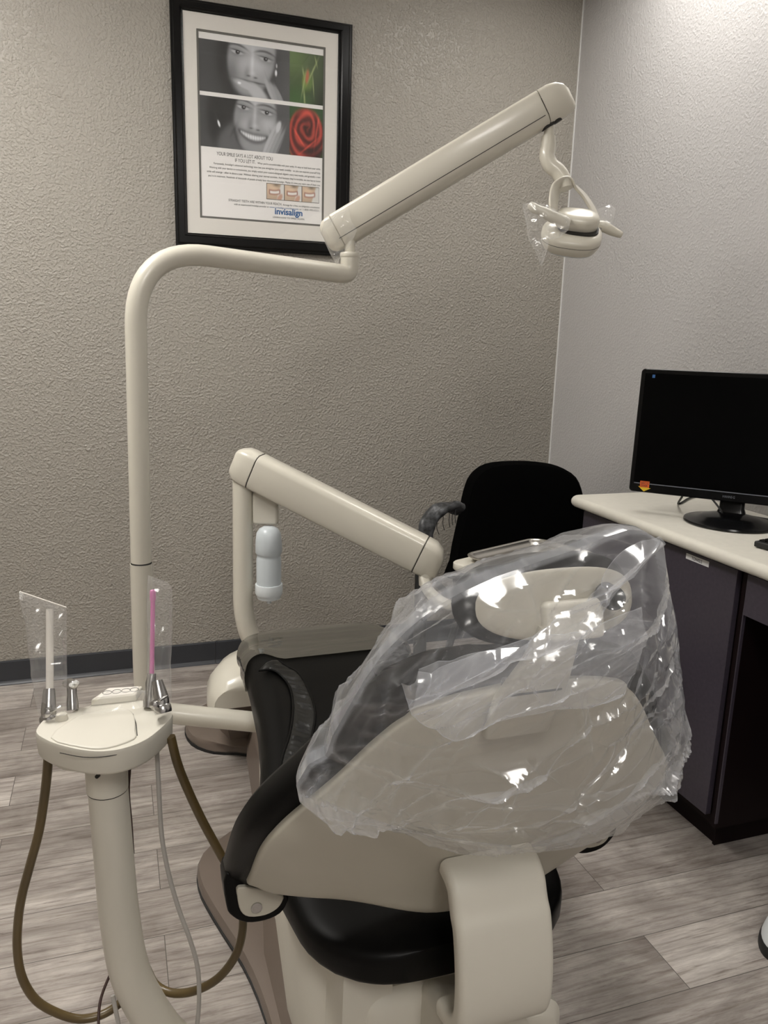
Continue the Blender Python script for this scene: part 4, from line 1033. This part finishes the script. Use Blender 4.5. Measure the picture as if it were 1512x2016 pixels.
# ================================================================== DELIVERY ARM, BOTTLE, TRAY
da = thing('delivery_arm', 'beige instrument arm on a short post beyond the foot of the dental chair', 'instrument arm', (.36, 2.44, .4))
pt = P(478, 948, 2.51); px_, py_ = pt.x, pt.y
obj('post', tube(bent([V((px_, py_, pt.z)), V((px_ - .004, py_, .56)), V((px_ + .05, py_ - .01, .44)), V((.52, 2.40, .40))], [.10, .06], 10), .0325, 32), M['beige'], da)
obj('post_cap', lathe(V((px_, py_, pt.z)), [(.0, -.004), (.0325, -.004), (.033, .0), (.031, .006), (.020, .009), (.018, .03), (0, .03)], n=32), M['beige'], da)
B0 = P(470, 911, 2.50); B1 = P(862, 1109, 2.44)
bdv = (B1 - B0).normalized(); bsd = bdv.cross(V((0, 0, 1))).normalized(); bup = bsd.cross(bdv).normalized(); BL = (B1 - B0).length
def bsec(w, h):
    c1, c2 = .020, .026
    return [(-w / 2, h / 2 - c1), (-w / 2 + c1 * .25, h / 2 - c1 * .4), (-w / 2 + c1, h / 2), (w / 2 - c1, h / 2), (w / 2 - c1 * .25, h / 2 - c1 * .4), (w / 2, h / 2 - c1), (w / 2, -h / 2 + c2), (w / 2 - c2 * .3, -h / 2 + c2 * .3), (w / 2 - c2, -h / 2), (-w / 2 + c2, -h / 2), (-w / 2 + c2 * .3, -h / 2 + c2 * .3), (-w / 2, -h / 2 + c2)]
bs = bsec(.09, .118)
def bsw(l): return sweep([(B0 + bdv * d + bup * sh, bsd, bup, [(a * k, b * k2) for a, b in bs]) for d, k, k2, sh in l])
obj('arm_cover', bsw([(.061, 1, 1, 0), (BL - .061, 1, 1, 0)]), M['beige'], da, bevel=.004, angle=40)
obj('arm_end_cap', bsw([(-.012, .72, .62, .004), (-.008, .82, .74, .002), (.012, .97, .95, 0), (.03, 1, 1, 0), (.0598, 1, 1, 0)]), M['beige'], da, bevel=.004, angle=50)
obj('arm_end_cap', bsw([(BL - .0598, 1, 1, 0), (BL - .03, .98, .97, 0), (BL - .004, .86, .82, -.004), (BL + .010, .66, .58, -.012), (BL + .014, .4, .34, -.018)]), M['beige'], da, bevel=.004, angle=50)
obj('arm_seam', bsw([(.0597, .994, .994, 0), (.0611, .994, .994, 0)]), M['line'], da, smooth=False)
obj('arm_seam', bsw([(BL - .0611, .994, .994, 0), (BL - .0597, .994, .994, 0)]), M['line'], da, smooth=False)
# curved support under the far end going to the tray
tp_ = spline([P(838, 1128, 2.44), P(836, 1142, 2.43), P(842, 1160, 2.41), P(856, 1176, 2.38), P(880, 1190, 2.33), P(930, 1196, 2.25), P(985, 1182, 2.2)], 7)
obj('tray_support', sweep([(p, V((0, 0, 1)).cross((tp_[min(i + 1, len(tp_) - 1)] - tp_[max(i - 1, 0)]).normalized()).normalized(), V((0, 0, 1)).cross((tp_[min(i + 1, len(tp_) - 1)] - tp_[max(i - 1, 0)]).normalized()).normalized().cross((tp_[min(i + 1, len(tp_) - 1)] - tp_[max(i - 1, 0)]).normalized()), rrect(.030, .030, .008, 3)) for i, p in enumerate(tp_[2:], 2)]), M['beige2'], da, angle=50)
obj('support_pin', lathe(P(838, 1140, 2.44), [(0, -.02), (.02, -.02), (.022, 0), (.022, .03), (0, .03)], n=24), M['beige2'], da)
# bracket that carries the bottle
bk0 = P(524, 998, 2.54)
obj('bottle_bracket', obox(bk0, rh * .040, fh * .030, V((0, 0, .052))), M['beige2'], da, bevel=.008)
tcx, tcy = 1.155, 1.995; ta = math.radians(23); tx = V((math.cos(ta), math.sin(ta), 0)); ty = V((math.sin(ta), -math.cos(ta), 0)); tz0 = .85
obj('tray_holder', [sweep([(V((tcx, tcy, tz0 - .014)) - tx * .012, tx, ty, rrect(.385, .275, .03)), (V((tcx, tcy, tz0 - .010)) - tx * .012, tx, ty, rrect(.392, .282, .033)), (V((tcx, tcy, tz0 + .006)) - tx * .012, tx, ty, rrect(.392, .282, .033)), (V((tcx, tcy, tz0 + .009)) - tx * .012, tx, ty, rrect(.385, .275, .03))]),
                    tube([V((tcx - .06, tcy - .02, tz0 - .01)), P(985, 1182, 2.2)], .016, 16)], M['beige2'], da, angle=50)
# water bottle
bt = thing('water_bottle', 'milky white plastic water bottle hanging upside down beneath the instrument arm', 'bottle', P(527, 1190, 2.52))
b0 = P(529, 1036, 2.52); h = .245
bb = [(0, 0), (.018, -.001), (.030, -.008), (.0385, -.022), (.0415, -.042), (.0425, -.060), (.0425, -.085), (.040, -.091), (.0375, -.096), (.0385, -.102), (.040, -.108), (.040, -.20), (0, -.20)]
obj('bottle_body', lathe(b0, bb, n=40), M['milky'], bt, angle=60)
cp_ = obj('bottle_cap', lathe(b0, [(0, -.192), (.0435, -.192), (.0445, -.195), (.0445, -.222), (.042, -.229), (.040, -.232), (.038, -.240), (.020, -.246), (0, -.246)], n=40), M['milky2'], bt, angle=40)
obj('bottle_nozzle', lathe(b0, [(0, -.244), (.0085, -.244), (.008, -.258), (.006, -.260), (0, -.260)], n=20), M['milky2'], bt)
# steel tray
def tray():
    secs = []
    for w, z in ((-.030, .006), (-.028, .0045), (-.012, .006), (-.004, .017), (0, .021), (.004, .0215), (.0065, .019), (.006, .0175), (.003, .0185), (-.001, .0165), (-.010, .0045), (-.028, .003)):
        secs.append((V((tcx, tcy, tz0 + .0085 + z)), tx, ty, rrect(.335 + 2 * w, .235 + 2 * w, .04 + w * .8, 7)))
    return sweep(secs)
tr = obj('instrument_tray', tray(), M['steel'], angle=60)
tag(tr, 'empty stainless steel instrument tray on the beige holder in front of the guest chair', 'tray')

# ================================================================== ASSISTANT'S STAND (near left)
asx, asy = -.043, 1.36
an = thing('assistant_stand', 'beige assistant stand at near left with curved column and oval instrument head', 'instrument stand', (asx, asy, .1))
col = [V((asx, asy, .775)), V((asx, asy, .73)), V((-.038, asy, .536)), V((-.034, asy, .426)), V((-.022, asy, .305)), V((.004, asy, .215)), V((.045, asy, .125)), V((.10, asy - .02, .075)), V((.18, asy - .08, .05)), V((.28, asy - .14, .05))]
colp = spline(col, 8)
obj('column', tube(colp, [interp(i / len(colp), [0, .12, .3, 1], [.034, .0345, .036, .041]) for i in range(len(colp))], 36), M['beige2'], an)
obj('column_collar', lathe(V((asx, asy, .69)), [(.0348, 0), (.0360, .001), (.0365, .05), (.036, .085)], n=36), M['beige2'], an)
obj('collar_seam', lathe(V((asx, asy, .689)), [(.0355, 0), (.0358, .0012)], n=36), M['line'], an)
obj('screw_hole', lathe(P(193, 1527, 1.37), [(0, -.006), (.0035, -.006), (.0035, .006)], axis=tuple(-cf), n=12), M['line'], an)
HT = [(70, 1440), (90, 1456), (120, 1467), (160, 1476), (200, 1479), (240, 1474), (280, 1460), (310, 1440), (338, 1412), (337, 1400), (325, 1394), (304, 1400), (296, 1390), (284, 1379), (250, 1379), (215, 1382), (180, 1388), (150, 1396), (138, 1404), (124, 1398), (110, 1406), (96, 1414), (84, 1418)]
zt_ = .815
ho = [PL(x, y, 2, zt_) for x, y in HT]; hcx = sum(p.x for p in ho) / len(ho); hcy = sum(p.y for p in ho) / len(ho)
hs_ = smooth2([(p.x, p.y) for p in ho], 4)
hs_ = [(hcx + (x - hcx), hcy + (y - hcy)) for x, y in hs_]
def hlev(l): return skin([[V((hcx + (x - hcx) * s, hcy + (y - hcy) * s, z)) for x, y in hs_] for s, z in l])
obj('head_housing', hlev([(.93, .768), (.965, .770), (.985, .775), (1.0, .806), (1.0, .811), (.99, .8145), (.97, .815)]), M['beige2'], an, angle=50)
lo = smooth2([(hcx + a, hcy + b) for a, b in ((-.075, -.045), (0, -.062), (.07, -.045), (.078, 0), (.05, .04), (-.05, .04), (-.08, 0))], 4)
obj('head_base', skin([[V((hcx + (x - hcx) * s, hcy + (y - hcy) * s, z)) for x, y in lo] for s, z in ((.84, .748), (.90, .750), (.98, .757), (1.0, .772))]), M['beige2'], an, angle=50)
LIDL = [(100, 1452), (160, 1471), (210, 1473), (264, 1455), (266, 1440), (266, 1420), (262, 1406), (250, 1396), (225, 1393), (190, 1400), (150, 1412)]
ld = smooth2([tuple(PL(x, y, 2, .8165)) for x, y in LIDL], 3)
lcx = np.mean(np.array(ld), axis=0)
obj('lid', skin([[V(tuple(lcx + (np.array(q) - lcx) * s)) + V((0, 0, dz)) for q in ld] for s, dz in ((1.0, -.003), (1.0, .0005), (.99, .0012), (.95, .0015))]), M['beige2'], an, angle=50)
obj('lid_seam', tube([PL(x, y, 2, .8160) for x, y in ((270, 1448), (268, 1425), (262, 1406), (250, 1396))], .0007, 6), M['line'], an)
# side seam grip line on the front edge
obj('front_seam', tube(spline([PL(x, y, 2, .806) + V((0, -.002, 0)) for x, y in ((118, 1481), (160, 1489), (200, 1489), (235, 1483), (266, 1470))], 5), .0007, 6), M['line'], an)
# control pad under clear film
kpz = .8155
kpd = [PL(x, y, 2, kpz) for x, y in ((178, 1390), (268, 1380), (283, 1362), (212, 1366))]
def kp(s0, s1, z0, z1):
    c = sum(kpd, V()) / 4; r = []
    return skin([[V((c.x + (p.x - c.x) * s, c.y + (p.y - c.y) * s, z)) for p in kpd] for s, z in ((s0, z0), (s1, z1))])
kpo = obj('control_pad', kp(1, .97, kpz - .001, kpz + .013), M['beige2'], an, bevel=.003)
obj('pad_membrane', kp(.82, .82, kpz + .0125, kpz + .0138), M['tip'], kpo, smooth=False)
rng = []
cpd = sum(kpd, V()) / 4 + V((0, 0, .0138))
for q in (-.022, -.005, .012, .027):
    rng.append(tube([cpd + V((q + .008 * math.cos(a), .008 * math.sin(a), .0003)) for a in [2 * PI * i / 16 for i in range(17)]], .0006, 5))
obj('pad_markings', rng, M['matbevel'], kpo)
sl = [PL(x, y, 2, kpz + .018) for x, y in ((160, 1398), (276, 1386), (300, 1358), (205, 1356))]
def padfilm():
    rings = []
    for i in range(17):
        r = []
        for j in range(17):
            p = sl[0].lerp(sl[1], i / 16).lerp(sl[3].lerp(sl[2], i / 16), j / 16); e = max(abs(i / 8 - 1), abs(j / 8 - 1))
            r.append(p + V((0, 0, .004 * (crease(p * 2.2, 2) - .3) - .010 * sstep(.75, 1, e))))
        rings.append(r)
    return skin(rings, cap=False, closed=False)
pf = obj('pad_sleeve', padfilm(), M['film2'], angle=25)
tag(pf, 'clear plastic film over the control pad of the near-left stand', 'plastic sleeve')
# hoses and cords (world paths read off the photo at arm's length)
def pth(pts, D0, D1): 
    n = len(pts); return spline([P(x, y, D0 + (D1 - D0) * i / (n - 1)) for i, (x, y) in enumerate(pts)], 8)
obj('vacuum_hose', tube(pth([(96, 1478), (92, 1530), (86, 1580), (76, 1640), (60, 1700), (44, 1760), (36, 1810), (34, 1870), (44, 1925), (70, 1968), (110, 1993), (155, 2006), (200, 1998), (236, 1975), (262, 1945)], 1.40, 1.62), .0083, 16), M['hose'], an, label='olive-brown suction hose')
obj('vacuum_hose', tube(pth([(336, 1450), (350, 1505), (372, 1560), (398, 1615), (425, 1665), (452, 1715), (473, 1765), (478, 1825), (464, 1880), (430, 1925), (385, 1950), (340, 1955), (306, 1938), (288, 1905), (270, 1880)], 1.42, 1.62), .0083, 16), M['hose'], an, label='olive-brown suction hose')
obj('syringe_hose', tube(pth([(308, 1465), (311, 1520), (314, 1580), (319, 1650), (332, 1720), (352, 1790), (374, 1850), (388, 1900), (392, 1950), (389, 2010), (380, 2060)], 1.44, 1.5), .0042, 12), M['tubeg'], an, label='thin grey hose')
obj('thin_cord', tube(pth([(256, 1505), (253, 1560), (258, 1620), (262, 1680)], 1.48, 1.52), .0028, 8), M['cord'], an)
obj('thin_cord', tube(pth([(232, 1890), (214, 1925), (199, 1965), (194, 2005), (196, 2050)], 1.58, 1.5), .0028, 8), M['cord'], an)
obj('drain_tube', tube(pth([(222, 1960), (228, 1990), (236, 2030)], 1.5, 1.5), .0042, 8), M['tubeg'], an)
# high-volume suction handle with white tip (left)
hv = thing('suction_handpiece', 'steel suction handpiece holding a wide ivory tip, left end of the near-left stand', 'suction handpiece', P(98, 1418, 1.42))
a0 = P(95, 1424, 1.415); a1 = P(97, 1356, 1.43); axv = (a1 - a0).normalized(); ln = (a1 - a0).length
obj('body', lathe(a0, [(0, 0), (.014, 0), (.0155, .004), (.0155, .010), (.0125, .014), (.0135, .02), (.0125, ln * .5), (.0105, ln * .9), (.0095, ln), (0, ln)], axis=tuple(axv), n=28), M['chrome'], hv)
obj('valve_lever', tube([P(90, 1404, 1.395), P(104, 1400, 1.393), P(120, 1390, 1.40)], .0026, 8, round_end=2), M['chrome'], hv)
obj('valve_knob', lathe(P(94, 1402, 1.40), [(0, -.004), (.008, -.004), (.008, .008), (0, .012)], axis=tuple(-cf), n=18), M['chrome'], hv)
obj('tip', tube([P(98, 1360, 1.43), P(98, 1280, 1.44), P(98, 1199, 1.45)], .0066, 18), M['tip'], hv, label='ivory suction tip')
ws = thing('air_water_syringe', 'small chrome air and water syringe beside the ivory suction tip', 'syringe', P(143, 1398, 1.44))
s0 = P(143, 1398, 1.44); s1 = P(141, 1350, 1.45); sx_ = (s1 - s0).normalized()
obj('body', lathe(s0, [(0, 0), (.0105, 0), (.0105, .01), (.0085, .03), (.009, .045), (.0085, .052), (0, .056)], axis=tuple(sx_), n=24), M['chrome'], ws)
obj('head', tube([P(130, 1346, 1.46), P(138, 1343, 1.45), P(146, 1348, 1.44)], [.007, .008, .0085], 14, round_end=2), M['chrome'], ws)
for q in ((141, 1349), (150, 1344)): obj('button', lathe(P(*q, 1.432), [(0, -.004), (.0042, -.004), (.0042, .003), (.003, .005), (0, .005)], axis=tuple((-cf + cu * .4).normalized()), n=14), M['white'], ws)
bsn = thing('suction_holder', 'beige rounded holder boss at the left end of the near-left stand', 'holder', P(118, 1412, 1.41))
obj('boss', lathe(P(122, 1424, 1.41), [(0, 0), (.010, 0), (.011, .01), (.009, .018), (0, .02)], n=20), M['beige2'], bsn); 
# saliva ejector with pink tip (right rear)
se = thing('saliva_ejector', 'slim steel valve holding a pink straw-like tip, right end of the near-left stand', 'saliva ejector', P(300, 1395, 1.45))
q0 = P(292, 1392, 1.455); q1 = P(299, 1326, 1.465); qv = (q1 - q0).normalized(); ql = (q1 - q0).length
obj('body', lathe(q0, [(0, 0), (.010, 0), (.0105, .01), (.0085, ql * .4), (.0095, ql * .7), (.0075, ql), (0, ql)], axis=tuple(qv), n=24), M['chrome'], se)
obj('tip', tube([P(299, 1330, 1.465), P(300, 1260, 1.47), P(301, 1180, 1.475)], .0042, 14), M['pink'], se, label='pink plastic tip')
obj('tip_cap', tube([P(301, 1182, 1.475), P(301, 1164, 1.475)], .0056, 14, round_end=1), M['pink'], se)
sv = thing('suction_valve', 'empty steel suction valve with open mouth, in front of the pink tip', 'suction valve', P(318, 1402, 1.42))
v0 = P(322, 1404, 1.415); v1 = P(309, 1340, 1.425); vv = (v1 - v0).normalized(); vl = (v1 - v0).length
vb = obj('body', lathe(v0, [(.0, 0), (.0145, 0), (.0155, .003), (.0155, .012), (.0135, .015), (.0145, .022), (.0135, vl * .6), (.0105, vl * .9), (.0095, vl), (.0065, vl), (.0062, vl - .012), (0, vl - .013)], axis=tuple(vv), n=28), M['chrome'], sv)
obj('valve_lever', tube([P(304, 1384, 1.40), P(316, 1378, 1.395), P(329, 1370, 1.40)], .0022, 8, round_end=2), M['chrome'], sv)
obj('valve_knob', lathe(P(304, 1386, 1.402), [(0, -.004), (.007, -.004), (.007, .008), (0, .011)], axis=tuple(-cf), n=18), M['chrome'], sv)
# sleeves over the tips
crumple_sheet('tip_sleeve', [(38, 1164), (80, 1178), (131, 1196), (131, 1260), (132, 1340), (130, 1395), (118, 1410), (98, 1420), (80, 1412), (72, 1390), (64, 1340), (58, 1290), (50, 1220)], 1.43, M['film2'], 'clear plastic sleeve over the ivory suction tip', 'plastic sleeve', .020, 3, .004, 'plastic sleeves over suction tips')
crumple_sheet('tip_sleeve', [(291, 1132), (330, 1146), (339, 1156), (339, 1200), (338, 1270), (335, 1310), (338, 1370), (336, 1388), (320, 1392), (290, 1386), (290, 1320), (291, 1250), (289, 1190)], 1.45, M['film2'], 'clear plastic sleeve over the pink tip', 'plastic sleeve', .020, 5, .004, 'plastic sleeves over suction tips')
for o in [x for x in S.objects if x.name.startswith('tip_sleeve')]: pass
sb = tube([P(39, 1165, 1.43), P(131, 1196, 1.43)], .0013, 8)
sl1 = [x for x in S.objects if x.name == 'tip_sleeve'][0]
obj('sealed_edge', sb, M['tip'], sl1)

# ================================================================== FOOT PEDAL at the right edge
fp = thing('foot_control', 'white and tan foot pedal unit with black base on the floor at the right edge', 'foot pedal', (1.60, 1.29, 0))
fo = smooth2([(q[0] + .085, q[1] + .040) for q in [(1.405, 1.245), (1.43, 1.20), (1.50, 1.165), (1.60, 1.18), (1.65, 1.25), (1.61, 1.33), (1.52, 1.335), (1.44, 1.30)]], 4)
def fl(l): return skin([[V((1.605 + (x - 1.605) * s + dx, 1.290 + (y - 1.290) * s, z)) for x, y in fo] for s, z, dx in l])
obj('base', fl([(1, 0, 0), (1.01, .004, 0), (1.0, .022, 0), (.97, .028, 0)]), M['rubber'], fp)
obj('cover', fl([(.955, .026, 0), (.96, .032, 0), (.90, .07, .01), (.80, .088, .015), (.6, .092, .015)]), M['milky2'], fp)
obj('pedal', fl([(.74, .088, .02), (.74, .10, .02), (.66, .135, .03), (.55, .145, .03)]), M['beige2'], fp)
obj('rivet', lathe(V((1.545, 1.250, .128)), [(0, -.004), (.008, -.004), (.008, .004), (.004, .007), (0, .007)], axis=(-.6, -.6, .5), n=16), M['chrome'], fp)
